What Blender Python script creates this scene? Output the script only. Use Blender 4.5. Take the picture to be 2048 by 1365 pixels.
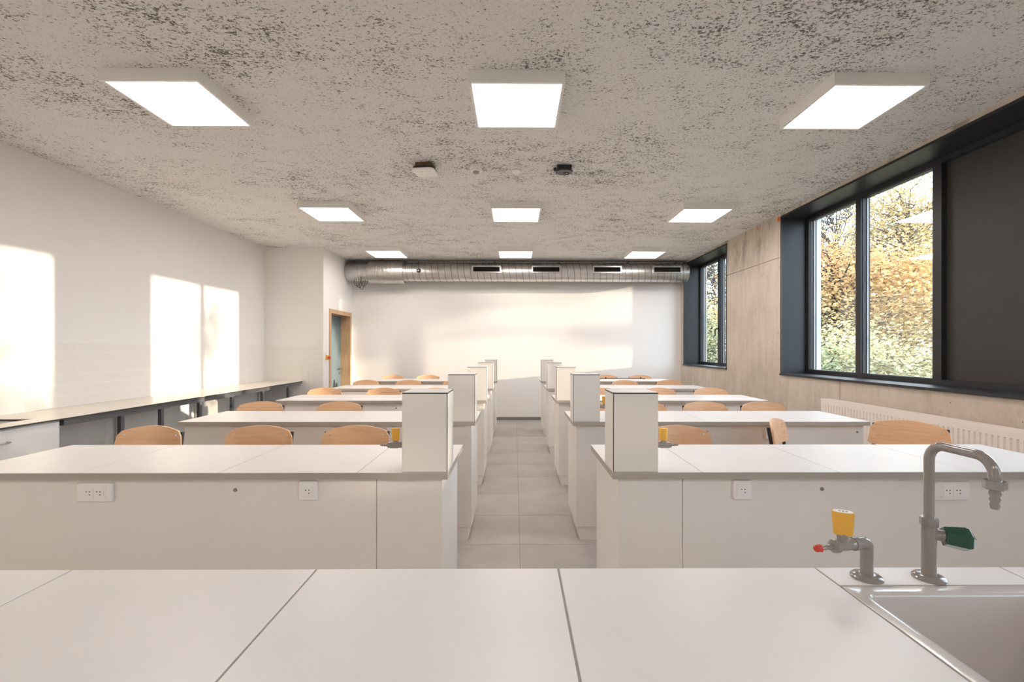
import bpy, bmesh, math, random
from mathutils import Vector, Matrix
R = math.radians
scene = bpy.context.scene
COL = scene.collection
for o in list(bpy.data.objects):
    bpy.data.objects.remove(o)

# ---------------------------------------------------------------- camera
EYE = 1.4685
YAW, ROLL = 0.0085, -0.001
cd = bpy.data.cameras.new('camera')
cam = bpy.data.objects.new('camera', cd)
COL.objects.link(cam)
cd.sensor_fit = 'HORIZONTAL'
cd.sensor_width = 36.0
cd.lens = 929.19 / 2048 * 36.0
cd.shift_x = (1024 - 1037.78) / 2048
cd.shift_y = (696.39 - 682.5) / 2048
cd.clip_start = 0.05
cd.clip_end = 400
fw = Vector((math.sin(YAW), math.cos(YAW), 0))
r0 = Vector((math.cos(YAW), -math.sin(YAW), 0))
u0 = Vector((0, 0, 1))
rt = r0 * math.cos(ROLL) - u0 * math.sin(ROLL)
up = r0 * math.sin(ROLL) + u0 * math.cos(ROLL)
cam.matrix_world = Matrix(((rt.x, up.x, -fw.x, 0), (rt.y, up.y, -fw.y, 0), (rt.z, up.z, -fw.z, EYE), (0, 0, 0, 1)))
scene.camera = cam

# ---------------------------------------------------------------- view, world, sun
vs = scene.view_settings
scene.display_settings.display_device = 'sRGB'
vs.view_transform = 'Standard'
vs.look = 'None'
vs.gamma = 1.0
vs.use_curve_mapping = False
vs.exposure = 0.50
LAMP_STRENGTH = 13.5
LAMP_COLOR = (1.0, 0.905, 0.85)
SKY_STRENGTH = 5.6
SKY_COLOR = (0.72, 0.85, 1.0)
SUN_STRENGTH = 7.5
SUN_COLOR = (1.0, 0.82, 0.62)
SUN_DIR = Vector((-1.0, 0.178, -0.095))

world = bpy.data.worlds.new('world')
scene.world = world
world.use_nodes = True
bg = world.node_tree.nodes['Background']
bg.inputs['Color'].default_value = (*SKY_COLOR, 1)
bg.inputs['Strength'].default_value = SKY_STRENGTH

sd = bpy.data.lights.new('sun', 'SUN')
sd.energy = SUN_STRENGTH
sd.color = SUN_COLOR
sd.angle = R(0.6)
so = bpy.data.objects.new('sun', sd)
COL.objects.link(so)
so.rotation_euler = SUN_DIR.to_track_quat('-Z', 'Y').to_euler()
so.location = (30, -4, 8)

cy = scene.cycles
cy.use_denoising = True
cy.max_bounces = 10
cy.diffuse_bounces = 6
cy.glossy_bounces = 4
cy.transmission_bounces = 6
cy.transparent_max_bounces = 12
cy.caustics_reflective = False
cy.caustics_refractive = False
cy.sample_clamp_indirect = 6.0
cy.blur_glossy = 0.5

# ---------------------------------------------------------------- room numbers
XL, XR = -4.2912, 3.3856
YF, YJ, YB = -3.2, 8.004, 9.46
XJ = -3.29
ZC = 3.1863
ZT = 0.909
ROWS = [2.0846, 3.5176, 4.9392, 6.3944, 7.7983]
TD = 0.6004
LEFT = (-2.5375, -0.3005)
RIGHT = (0.4405, 2.7083)
OW = 0.475           # thickness of the window wall

def portal(x, y0, y1, z0, z1):
    l = bpy.data.lights.new('window_portal', 'AREA')
    l.shape = 'RECTANGLE'
    l.size = y1 - y0
    l.size_y = z1 - z0
    l.cycles.is_portal = True
    o = bpy.data.objects.new('window_portal', l)
    COL.objects.link(o)
    o.location = (x, (y0 + y1) / 2, (z0 + z1) / 2)
    o.rotation_euler = Vector((-1, 0, 0)).to_track_quat('-Z', 'Z').to_euler()
portal(XR + OW + 0.02, 1.25, 5.88, 1.15, 3.13)
portal(XR + OW + 0.02, -2.18, -0.32, 1.15, 3.13)
portal(XR + OW + 0.02, 7.42, 9.29, 1.15, 3.13)

# ---------------------------------------------------------------- materials
def new_mat(name):
    m = bpy.data.materials.new(name)
    m.use_nodes = True
    nt = m.node_tree
    return m, nt, nt.nodes['Principled BSDF']

def N(nt, t, **kw):
    n = nt.nodes.new(t)
    for k, v in kw.items():
        if k in n.inputs:
            n.inputs[k].default_value = v
        else:
            setattr(n, k, v)
    return n

def coords(nt, scale=(1, 1, 1), loc=(0, 0, 0), kind='Object'):
    tc = N(nt, 'ShaderNodeTexCoord')
    mp = N(nt, 'ShaderNodeMapping')
    mp.inputs['Scale'].default_value = scale
    mp.inputs['Location'].default_value = loc
    nt.links.new(tc.outputs[kind], mp.inputs['Vector'])
    return mp.outputs['Vector']

def ramp(nt, fac, stops):
    r = N(nt, 'ShaderNodeValToRGB')
    e = r.color_ramp.elements
    while len(e) > len(stops):
        e.remove(e[-1])
    while len(e) < len(stops):
        e.new(0.5)
    for el, (p, c) in zip(e, stops):
        el.position = p
        el.color = (*c, 1) if len(c) == 3 else c
    nt.links.new(fac, r.inputs['Fac'])
    return r.outputs['Color']

def noise(nt, vec, scale, detail=4, rough=0.55, dist=0.0):
    n = N(nt, 'ShaderNodeTexNoise')
    n.inputs['Scale'].default_value = scale
    n.inputs['Detail'].default_value = detail
    n.inputs['Roughness'].default_value = rough
    n.inputs['Distortion'].default_value = dist
    nt.links.new(vec, n.inputs['Vector'])
    return n.outputs['Fac']

def mix(nt, fac, a, b, mode='MIX'):
    m = N(nt, 'ShaderNodeMix', data_type='RGBA', blend_type=mode)
    for s, v in ((m.inputs[0], fac), (m.inputs[6], a), (m.inputs[7], b)):
        if hasattr(v, 'is_output') or isinstance(v, bpy.types.NodeSocket):
            nt.links.new(v, s)
        elif isinstance(v, (int, float)):
            s.default_value = v
        else:
            s.default_value = (*v, 1) if len(v) == 3 else v
    return m.outputs[2]

def bump(nt, b, height, strength=0.2, dist=0.01):
    n = N(nt, 'ShaderNodeBump')
    n.inputs['Strength'].default_value = strength
    n.inputs['Distance'].default_value = dist
    nt.links.new(height, n.inputs['Height'])
    nt.links.new(n.outputs['Normal'], b.inputs['Normal'])

def plain(name, col, rough=0.5, metal=0.0, var=0.06, scale=6.0, spec=0.5, bmp=0.0, coat=0.0):
    m, nt, b = new_mat(name)
    v = coords(nt)
    f = noise(nt, v, scale, 4)
    lo = tuple(c * (1 - var) for c in col)
    hi = tuple(min(1, c * (1 + var)) for c in col)
    c = ramp(nt, f, [(0.3, lo), (0.7, hi)])
    nt.links.new(c, b.inputs['Base Color'])
    b.inputs['Roughness'].default_value = rough
    b.inputs['Metallic'].default_value = metal
    b.inputs['Specular IOR Level'].default_value = spec
    b.inputs['Coat Weight'].default_value = coat
    if bmp:
        bump(nt, b, noise(nt, v, scale * 20, 3), bmp, 0.002)
    return m

M = {}
M['wall'] = plain('white_wall_paint', (0.84, 0.82, 0.80), 0.75, var=0.012, scale=1.5, spec=0.25, bmp=0.06)
M['wall_tile'] = plain('cream_glazed_tile', (0.80, 0.775, 0.735), 0.38, var=0.012, scale=3, spec=0.4)
M['grout'] = plain('light_grout', (0.90, 0.885, 0.86), 0.8, var=0.03, spec=0.2)
M['top'] = plain('white_laminate_top', (0.78, 0.755, 0.74), 0.36, var=0.015, scale=4, spec=0.45)
M['edge'] = plain('grey_beige_edge', (0.43, 0.39, 0.345), 0.5, var=0.03)
M['panel'] = plain('light_grey_panel', (0.86, 0.815, 0.775), 0.45, var=0.012, scale=2, spec=0.35)
M['column'] = plain('white_column_panel', (0.80, 0.76, 0.72), 0.42, var=0.012, scale=2, spec=0.35)
M['core'] = plain('black_laminate_core', (0.045, 0.04, 0.038), 0.5, var=0.1)
M['seal'] = plain('grey_joint_seal', (0.36, 0.33, 0.31), 0.6, var=0.05)
M['dark_gap'] = plain('dark_joint', (0.22, 0.20, 0.18), 0.7, var=0.05)
M['socket'] = plain('white_socket_plastic', (0.92, 0.89, 0.88), 0.35, var=0.01)
M['hole'] = plain('dark_hole', (0.03, 0.03, 0.03), 0.6)
M['zinc'] = plain('zinc_screw', (0.62, 0.60, 0.58), 0.35, 0.9, var=0.1)
M['cap_grey'] = plain('grey_cap', (0.25, 0.25, 0.25), 0.5)
M['black_metal'] = plain('black_window_metal', (0.026, 0.027, 0.030), 0.42, 0.0, var=0.12, scale=3, spec=0.38)
M['black_panel'] = plain('black_blind_panel', (0.040, 0.038, 0.037), 0.5, 0.0, var=0.15, scale=1.2, spec=0.4)
M['black_tube'] = plain('black_tube', (0.035, 0.033, 0.034), 0.4)
M['anthracite'] = plain('anthracite_steel', (0.085, 0.09, 0.098), 0.42, var=0.06)
M['radiator'] = plain('cream_radiator_enamel', (0.90, 0.83, 0.775), 0.4, var=0.015)
M['lamp_frame'] = plain('white_lamp_frame', (0.86, 0.845, 0.825), 0.4, var=0.01)
M['white_plastic'] = plain('white_plastic', (0.90, 0.885, 0.86), 0.45, var=0.01)
M['grey_plastic'] = plain('grey_plastic', (0.35, 0.35, 0.34), 0.4)
M['brown_wood'] = plain('brown_mount_wood', (0.14, 0.075, 0.035), 0.6, var=0.25, scale=30)
M['black_plastic'] = plain('black_plastic', (0.018, 0.018, 0.018), 0.4)
M['tap'] = plain('grey_tap_lacquer', (0.29, 0.262, 0.245), 0.18, var=0.04, spec=0.5, coat=0.4)
M['yellow'] = plain('yellow_knob', (0.80, 0.43, 0.055), 0.4, var=0.03)
M['red'] = plain('red_plastic', (0.60, 0.055, 0.04), 0.4, var=0.04)
M['green'] = plain('dark_green_lever', (0.012, 0.065, 0.040), 0.16, var=0.05, coat=0.5)
M['door'] = plain('grey_blue_door', (0.135, 0.18, 0.205), 0.55, var=0.06, scale=2, spec=0.3)
M['steel'] = plain('brushed_steel', (0.55, 0.54, 0.52), 0.3, 1.0, var=0.06)
M['sink'] = plain('white_sink_ceramic', (0.62, 0.585, 0.56), 0.18, var=0.01, spec=0.5, coat=0.3)
M['skirting'] = plain('grey_skirting', (0.21, 0.195, 0.185), 0.6, var=0.05)
M['counter'] = plain('cream_counter', (0.78, 0.73, 0.66), 0.32, var=0.02)
M['cabinet'] = plain('white_cabinet', (0.78, 0.77, 0.755), 0.45, var=0.01)
M['outer'] = plain('white_outer_reveal', (0.50, 0.52, 0.54), 0.5, var=0.04)
M['gasket'] = plain('pale_aluminium_bead', (0.30, 0.31, 0.33), 0.45, 0.3, var=0.06)
M['orange'] = plain('orange_marking_paint', (0.75, 0.17, 0.04), 0.8, var=0.15, scale=60)
M['pipe'] = plain('white_pipe', (0.72, 0.70, 0.66), 0.4, var=0.02)
M['seam'] = plain('dark_duct_seam', (0.16, 0.155, 0.15), 0.5, 0.6, var=0.1)
M['matt_black'] = plain('matt_black_slat', (0.02, 0.02, 0.02), 0.9, spec=0.05)
M['cable'] = plain('black_cable', (0.02, 0.02, 0.02), 0.5)
M['bark'] = plain('dark_bark', (0.085, 0.07, 0.06), 0.9, var=0.3, scale=8)
M['grass'] = plain('leafy_ground', (0.13, 0.11, 0.07), 0.9, var=0.35, scale=1.2)

def mat_ceiling():
    m, nt, b = new_mat('sprayed_acoustic_plaster')
    v = coords(nt)
    vs_ = coords(nt, (0.72, 1.0, 1.0))
    big = noise(nt, v, 1.1, 3)
    mid = noise(nt, vs_, 6.0, 6, 0.75)
    fine = noise(nt, vs_, 72.0, 5, 0.72, 0.3)
    fine2 = noise(nt, vs_, 75.0, 4, 0.7)
    base = ramp(nt, fine2, [(0.25, (0.72, 0.705, 0.69)), (0.5, (0.86, 0.845, 0.83)), (0.8, (0.92, 0.905, 0.89))])
    # local speck threshold follows the patchiness of the spray
    th = N(nt, 'ShaderNodeMath', operation='MULTIPLY_ADD')
    nt.links.new(mid, th.inputs[0])
    th.inputs[1].default_value = 0.38
    nt.links.new(fine, th.inputs[2])
    th2 = N(nt, 'ShaderNodeMath', operation='MULTIPLY_ADD')
    nt.links.new(big, th2.inputs[0])
    th2.inputs[1].default_value = 0.30
    nt.links.new(th.outputs[0], th2.inputs[2])
    speck = ramp(nt, th2.outputs[0], [(0.89, (0, 0, 0)), (0.97, (1, 1, 1))])
    col = mix(nt, speck, base, (0.17, 0.157, 0.145))
    nt.links.new(col, b.inputs['Base Color'])
    b.inputs['Roughness'].default_value = 0.95
    b.inputs['Specular IOR Level'].default_value = 0.1
    inv = N(nt, 'ShaderNodeMath', operation='SUBTRACT')
    inv.inputs[0].default_value = 1.0
    nt.links.new(th2.outputs[0], inv.inputs[1])
    bump(nt, b, inv.outputs[0], 0.55, 0.02)
    return m
M['ceiling'] = mat_ceiling()

def mat_concrete():
    m, nt, b = new_mat('board_marked_concrete')
    v = coords(nt)
    vst = coords(nt, (1, 3.2, 0.45))
    cloud = noise(nt, v, 1.6, 7, 0.68)
    streak = noise(nt, vst, 3.0, 5, 0.62)
    grain = noise(nt, v, 60, 4, 0.7)
    c = ramp(nt, cloud, [(0.25, (0.51, 0.445, 0.37)), (0.5, (0.61, 0.54, 0.46)), (0.78, (0.69, 0.625, 0.55))])
    s = ramp(nt, streak, [(0.28, (0.80, 0.79, 0.78)), (0.55, (1, 1, 1)), (0.8, (1.04, 1.04, 1.04))])
    c = mix(nt, 0.6, c, s, 'MULTIPLY')
    g = ramp(nt, grain, [(0.25, (0.86, 0.85, 0.84)), (0.6, (1, 1, 1))])
    c = mix(nt, 0.6, c, g, 'MULTIPLY')
    # damp-looking grey stains near the slab edge, in broken patches
    pn = noise(nt, coords(nt, (1, 2.4, 0.8)), 2.1, 6, 0.7)
    sep = N(nt, 'ShaderNodeSeparateXYZ')
    tc = N(nt, 'ShaderNodeTexCoord')
    nt.links.new(tc.outputs['Object'], sep.inputs[0])
    hi = N(nt, 'ShaderNodeMapRange')
    hi.inputs['From Min'].default_value = 2.45
    hi.inputs['From Max'].default_value = 2.95
    nt.links.new(sep.outputs['Z'], hi.inputs['Value'])
    mm = N(nt, 'ShaderNodeMath', operation='MULTIPLY')
    st = ramp(nt, pn, [(0.50, (0, 0, 0)), (0.64, (0.75, 0.75, 0.75))])
    nt.links.new(st, mm.inputs[0])
    nt.links.new(hi.outputs[0], mm.inputs[1])
    c = mix(nt, mm.outputs[0], c, (0.25, 0.215, 0.17))
    sp = noise(nt, coords(nt, (1, 1.6, 1.0), (3.1, 7.7, 1.3)), 5.5, 4, 0.6)
    c = mix(nt, ramp(nt, sp, [(0.60, (0, 0, 0)), (0.74, (0.55, 0.55, 0.55))]), c, (0.40, 0.33, 0.26))
    # pin holes
    vo = N(nt, 'ShaderNodeTexVoronoi')
    vo.inputs['Scale'].default_value = 9.0
    nt.links.new(v, vo.inputs['Vector'])
    pit = ramp(nt, vo.outputs['Distance'], [(0.035, (1, 1, 1)), (0.06, (0, 0, 0))])
    c = mix(nt, pit, c, (0.22, 0.18, 0.14))
    nt.links.new(c, b.inputs['Base Color'])
    b.inputs['Roughness'].default_value = 0.8
    b.inputs['Specular IOR Level'].default_value = 0.25
    bump(nt, b, grain, 0.12, 0.004)
    return m
M['concrete'] = mat_concrete()

def mat_floor():
    m, nt, b = new_mat('grey_floor_tile')
    oi = N(nt, 'ShaderNodeObjectInfo')
    v = coords(nt)
    add = N(nt, 'ShaderNodeVectorMath', operation='ADD')
    nt.links.new(v, add.inputs[0])
    nt.links.new(oi.outputs['Location'], add.inputs[1])
    n1 = noise(nt, add.outputs[0], 3.0, 6, 0.6)
    mp = N(nt, 'ShaderNodeMapping')
    mp.inputs['Scale'].default_value = (12, 160, 1)
    nt.links.new(add.outputs[0], mp.inputs['Vector'])
    n2 = noise(nt, mp.outputs['Vector'], 1.0, 4, 0.7)
    c = ramp(nt, n1, [(0.3, (0.35, 0.325, 0.303)), (0.7, (0.435, 0.408, 0.382))])
    g = ramp(nt, n2, [(0.3, (0.90, 0.90, 0.90)), (0.7, (1.05, 1.05, 1.05))])
    c = mix(nt, 0.8, c, g, 'MULTIPLY')
    hs = N(nt, 'ShaderNodeHueSaturation')
    mr = N(nt, 'ShaderNodeMapRange')
    mr.inputs['To Min'].default_value = 0.96
    mr.inputs['To Max'].default_value = 1.04
    nt.links.new(oi.outputs['Random'], mr.inputs['Value'])
    nt.links.new(mr.outputs[0], hs.inputs['Value'])
    nt.links.new(c, hs.inputs['Color'])
    nt.links.new(hs.outputs['Color'], b.inputs['Base Color'])
    b.inputs['Roughness'].default_value = 0.5
    b.inputs['Specular IOR Level'].default_value = 0.4
    return m
M['floor_tile'] = mat_floor()
M['floor_joint'] = plain('grey_floor_joint', (0.20, 0.18, 0.165), 0.8, var=0.05)

def mat_wood(name, lo, mid, hi, scale, rough, axis=(1.0, 9.0, 9.0)):
    m, nt, b = new_mat(name)
    oi = N(nt, 'ShaderNodeObjectInfo')
    v = coords(nt, axis)
    sh = N(nt, 'ShaderNodeVectorMath', operation='SCALE')
    cmb = N(nt, 'ShaderNodeCombineXYZ')
    for k in range(3):
        nt.links.new(oi.outputs['Random'], cmb.inputs[k])
    nt.links.new(cmb.outputs[0], sh.inputs[0])
    sh.inputs['Scale'].default_value = 37.0
    add = N(nt, 'ShaderNodeVectorMath', operation='ADD')
    nt.links.new(v, add.inputs[0])
    nt.links.new(sh.outputs[0], add.inputs[1])
    n1 = noise(nt, add.outputs[0], scale, 5, 0.6, 0.8)
    w = N(nt, 'ShaderNodeTexWave', wave_type='BANDS', bands_direction='Z')
    w.inputs['Scale'].default_value = scale * 0.45
    w.inputs['Distortion'].default_value = 5.0
    w.inputs['Detail'].default_value = 2.5
    w.inputs['Detail Scale'].default_value = 0.7
    nt.links.new(add.outputs[0], w.inputs['Vector'])
    c1 = ramp(nt, n1, [(0.25, lo), (0.5, mid), (0.75, hi)])
    c2 = ramp(nt, w.outputs['Fac'], [(0.0, (0.955, 0.945, 0.935)), (0.5, (1, 1, 1)), (1.0, (1.02, 1.02, 1.02))])
    c = mix(nt, 0.8, c1, c2, 'MULTIPLY')
    nt.links.new(c, b.inputs['Base Color'])
    b.inputs['Roughness'].default_value = rough
    b.inputs['Specular IOR Level'].default_value = 0.45
    return m
M['beech'] = mat_wood('beech_plywood', (0.74, 0.445, 0.255), (0.82, 0.515, 0.305), (0.88, 0.58, 0.36), 3.0, 0.3)
M['beech_edge'] = plain('beech_ply_edge', (0.55, 0.36, 0.22), 0.5, var=0.15, scale=60)
M['oak'] = mat_wood('oak_door_lining', (0.46, 0.29, 0.16), (0.58, 0.38, 0.22), (0.66, 0.45, 0.28), 3.0, 0.45, (9, 9, 0.8))

def mat_duct():
    m, nt, b = new_mat('galvanised_duct')
    v = coords(nt)
    n1 = noise(nt, v, 5, 5, 0.7)
    n2 = noise(nt, v, 28, 3, 0.6)
    c = ramp(nt, n1, [(0.3, (0.56, 0.55, 0.54)), (0.7, (0.70, 0.69, 0.675))])
    nt.links.new(c, b.inputs['Base Color'])
    b.inputs['Metallic'].default_value = 1.0
    r = ramp(nt, n2, [(0.3, (0.31, 0.31, 0.31)), (0.7, (0.40, 0.40, 0.40))])
    nt.links.new(r, b.inputs['Roughness'])
    return m
M['duct'] = mat_duct()

def mat_glass():
    m = bpy.data.materials.new('window_glass')
    m.use_nodes = True
    nt = m.node_tree
    for n in list(nt.nodes):
        nt.nodes.remove(n)
    out = N(nt, 'ShaderNodeOutputMaterial')
    tr = N(nt, 'ShaderNodeBsdfTransparent')
    tr.inputs['Color'].default_value = (0.95, 0.97, 0.965, 1)
    gl = N(nt, 'ShaderNodeBsdfGlossy')
    gl.inputs['Roughness'].default_value = 0.02
    v = coords(nt)
    f = noise(nt, v, 0.8, 2)
    lw = N(nt, 'ShaderNodeLayerWeight')
    p5 = N(nt, 'ShaderNodeMath', operation='POWER')
    nt.links.new(lw.outputs['Facing'], p5.inputs[0])
    lw.inputs['Blend'].default_value = 0.5
    p5.inputs[1].default_value = 5.0
    mr = N(nt, 'ShaderNodeMapRange')
    mr.inputs['To Min'].default_value = 0.9
    mr.inputs['To Max'].default_value = 1.1
    nt.links.new(f, mr.inputs['Value'])
    ma = N(nt, 'ShaderNodeMath', operation='MULTIPLY_ADD')
    nt.links.new(p5.outputs[0], ma.inputs[0])
    ma.inputs[1].default_value = 0.85
    ma.inputs[2].default_value = 0.10
    mu = N(nt, 'ShaderNodeMath', operation='MULTIPLY')
    nt.links.new(ma.outputs[0], mu.inputs[0])
    nt.links.new(mr.outputs[0], mu.inputs[1])
    ms = N(nt, 'ShaderNodeMixShader')
    nt.links.new(mu.outputs[0], ms.inputs[0])
    nt.links.new(tr.outputs[0], ms.inputs[1])
    nt.links.new(gl.outputs[0], ms.inputs[2])
    nt.links.new(ms.outputs[0], out.inputs['Surface'])
    return m
M['glass'] = mat_glass()

def mat_lamp():
    m, nt, b = new_mat('lit_lamp_diffuser')
    b.inputs['Base Color'].default_value = (0.9, 0.9, 0.9, 1)
    b.inputs['Emission Color'].default_value = (*LAMP_COLOR, 1)
    b.inputs['Emission Strength'].default_value = LAMP_STRENGTH
    return m
M['lamp'] = mat_lamp()

def mat_leaf(name, stops):
    m, nt, b = new_mat(name)
    at = N(nt, 'ShaderNodeAttribute', attribute_name='tint')
    c = ramp(nt, at.outputs['Fac'], stops)
    nt.links.new(c, b.inputs['Base Color'])
    b.inputs['Roughness'].default_value = 0.6
    b.inputs['Specular IOR Level'].default_value = 0.3
    tl = N(nt, 'ShaderNodeBsdfTranslucent')
    nt.links.new(c, tl.inputs['Color'])
    ms = N(nt, 'ShaderNodeMixShader')
    ms.inputs[0].default_value = 0.45
    nt.links.new(b.outputs[0], ms.inputs[1])
    nt.links.new(tl.outputs[0], ms.inputs[2])
    nt.links.new(ms.outputs[0], nt.nodes['Material Output'].inputs['Surface'])
    return m
M['leaf_maple'] = mat_leaf('autumn_maple_leaf', [(0.0, (0.28, 0.31, 0.21)), (0.3, (0.50, 0.46, 0.26)), (0.55, (0.62, 0.47, 0.24)), (0.8, (0.63, 0.385, 0.18)), (1.0, (0.56, 0.31, 0.15))])
M['leaf_yellow'] = mat_leaf('yellow_leaf', [(0.0, (0.26, 0.27, 0.16)), (0.5, (0.46, 0.38, 0.18)), (1.0, (0.56, 0.40, 0.19))])
M['leaf_green'] = mat_leaf('green_leaf', [(0.0, (0.20, 0.25, 0.19)), (0.4, (0.38, 0.42, 0.29)), (0.7, (0.60, 0.57, 0.34)), (1.0, (0.72, 0.60, 0.33))])
M['leaf_brown'] = mat_leaf('brown_leaf', [(0.0, (0.10, 0.10, 0.07)), (0.5, (0.22, 0.19, 0.12)), (1.0, (0.45, 0.30, 0.12))])

# ---------------------------------------------------------------- mesh helpers
class MB:
    def __init__(self):
        self.v = []
        self.f = []
    def add(self, vs, fs):
        n = len(self.v)
        self.v += [tuple(p) for p in vs]
        self.f += [tuple(i + n for i in q) for q in fs]
        return self
    def box(self, x0, x1, y0, y1, z0, z1):
        vs = [(x, y, z) for z in (z0, z1) for y in (y0, y1) for x in (x0, x1)]
        return self.add(vs, [(0, 2, 3, 1), (4, 5, 7, 6), (0, 1, 5, 4), (2, 6, 7, 3), (0, 4, 6, 2), (1, 3, 7, 5)])
    def obox(self, c, ax, ay, az, sx, sy, sz):
        c, ax, ay, az = Vector(c), Vector(ax), Vector(ay), Vector(az)
        vs = [c + ax * (i * sx / 2) + ay * (j * sy / 2) + az * (k * sz / 2) for k in (-1, 1) for j in (-1, 1) for i in (-1, 1)]
        return self.add(vs, [(0, 2, 3, 1), (4, 5, 7, 6), (0, 1, 5, 4), (2, 6, 7, 3), (0, 4, 6, 2), (1, 3, 7, 5)])
    def prism(self, poly, axis, a, b):
        n = len(poly)
        def P(p, t):
            return {'x': (t, p[0], p[1]), 'y': (p[0], t, p[1]), 'z': (p[0], p[1], t)}[axis]
        vs = [P(p, a) for p in poly] + [P(p, b) for p in poly]
        fs = [tuple(range(n))[::-1], tuple(range(n, 2 * n))]
        fs += [(i, (i + 1) % n, n + (i + 1) % n, n + i) for i in range(n)]
        return self.add(vs, fs)
    def rings(self, rings, cap=True, closed=False):
        m = len(rings[0])
        vs = [p for r in rings for p in r]
        fs = []
        k = len(rings)
        for i in range(k if closed else k - 1):
            a, b = i * m, ((i + 1) % k) * m
            for j in range(m):
                fs.append((a + j, a + (j + 1) % m, b + (j + 1) % m, b + j))
        if cap and not closed:
            fs.append(tuple(range(m))[::-1])
            fs.append(tuple(range((k - 1) * m, k * m)))
        return self.add(vs, fs)
    def tube(self, pts, r, seg=10, cap=True):
        pts = [Vector(p) for p in pts]
        rr = r if isinstance(r, (list, tuple)) else [r] * len(pts)
        d0 = (pts[1] - pts[0]).normalized()
        ref = Vector((0, 0, 1)) if abs(d0.z) < 0.9 else Vector((1, 0, 0))
        nrm = d0.cross(ref).normalized()
        rings = []
        for i, p in enumerate(pts):
            if i == 0:
                d = d0
            elif i == len(pts) - 1:
                d = (pts[i] - pts[i - 1]).normalized()
            else:
                d = ((pts[i] - pts[i - 1]).normalized() + (pts[i + 1] - pts[i]).normalized())
                d = d.normalized() if d.length > 1e-6 else (pts[i] - pts[i - 1]).normalized()
            nrm = (nrm - d * nrm.dot(d))
            nrm = nrm.normalized() if nrm.length > 1e-6 else d.orthogonal().normalized()
            bn = d.cross(nrm)
            rings.append([p + (nrm * math.cos(t) + bn * math.sin(t)) * rr[i] for t in (2 * math.pi * k / seg for k in range(seg))])
        return self.rings(rings, cap)
    def lathe(self, prof, origin=(0, 0, 0), axis=(0, 0, 1), seg=24, cap=True):
        a = Vector(axis).normalized()
        u = a.orthogonal().normalized()
        w = a.cross(u)
        o = Vector(origin)
        rings = [[o + a * h + (u * math.cos(t) + w * math.sin(t)) * r for t in (2 * math.pi * k / seg for k in range(seg))] for r, h in prof]
        return self.rings(rings, cap)
    def build(self, name, mat, parent=None, loc=None, smooth=None, bev=0.0, mesh_only=False):
        me = bpy.data.meshes.new(name)
        me.from_pydata(self.v, [], self.f)
        me.update()
        bm = bmesh.new()
        bm.from_mesh(me)
        bmesh.ops.recalc_face_normals(bm, faces=bm.faces)
        bm.to_mesh(me)
        bm.free()
        me.materials.append(mat)
        if smooth is not None:
            me.polygons.foreach_set('use_smooth', [True] * len(me.polygons))
            me.set_sharp_from_angle(angle=R(smooth))
        if mesh_only:
            return me
        o = link(name, me, parent, loc)
        if bev:
            b = o.modifiers.new('bevel', 'BEVEL')
            b.width = bev
            b.segments = 2
            b.limit_method = 'ANGLE'
        return o

def link(name, me, parent=None, loc=None):
    o = bpy.data.objects.new(name, me)
    COL.objects.link(o)
    if parent is not None:
        o.parent = parent
    if loc is not None:
        o.location = loc
    return o

def tag(o, label=None, cat=None, group=None, kind=None):
    for k, v in (('label', label), ('category', cat), ('group', group), ('kind', kind)):
        if v:
            o[k] = v
    return o

def thing(name, label, cat, loc=(0, 0, 0), rz=0.0, group=None):
    o = link(name, None, None, loc)
    o.empty_display_size = 0.1
    o.rotation_euler = (0, 0, rz)
    return tag(o, label, cat, group)

def struct(name, label=None, loc=(0, 0, 0)):
    o = link(name, None, None, loc)
    o.empty_display_size = 0.1
    return tag(o, label, None, None, 'structure')

def kids(o):
    return [c for c in bpy.data.objects if c.parent == o]

CHILD = {}
def register(o):
    CHILD[o.name] = [(c, kids(c)) for c in kids(o)]
    return o

def dup(src, loc, rz=0.0, label=None, group=None):
    r = src.copy()
    COL.objects.link(r)
    r.location = loc
    r.rotation_euler = (0, 0, rz)
    if label:
        r['label'] = label
    if group:
        r['group'] = group
    for c, gs in CHILD[src.name]:
        d = c.copy()
        COL.objects.link(d)
        d.parent = r
        for g in gs:
            e = g.copy()
            COL.objects.link(e)
            e.parent = d
    return r

def rrect(w, h, r, n=5):
    pts = []
    for cx, cy, a in ((w / 2 - r, h / 2 - r, 0), (-w / 2 + r, h / 2 - r, 90), (-w / 2 + r, -h / 2 + r, 180), (w / 2 - r, -h / 2 + r, 270)):
        for k in range(n + 1):
            t = R(a + 90 * k / n)
            pts.append((cx + r * math.cos(t), cy + r * math.sin(t)))
    return pts

# ---------------------------------------------------------------- floor
floor = struct('floor', 'grey stone-look tiled floor with narrow dark joints')
MB().box(XL - 0.3, XR + OW, YF - 0.2, YB + 0.3, -0.25, -0.002).build('floor_bed', M['floor_joint'], floor)
TS = 0.605
tile_me = MB().box(-TS / 2 + 0.0016, TS / 2 - 0.0016, -TS / 2 + 0.0016, TS / 2 - 0.0016, -0.008, 0.0).build('tile', M['floor_tile'], mesh_only=True)
x0 = 0.037 - 7 * TS
for i in range(14):
    for j in range(22):
        cx, cyy = x0 + (i + 0.5) * TS, 3.468 - 12 * TS + (j + 0.5) * TS
        if cx - TS / 2 > XR or cx + TS / 2 < XL - 0.02 or cyy - TS / 2 < YF - 0.05:
            continue
        if cyy - TS / 2 > YB or (cyy - TS / 2 > YJ + 0.1 and cx + TS / 2 < XJ - 0.3):
            continue
        link('tile', tile_me, floor, (cx, cyy, 0))

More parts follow.
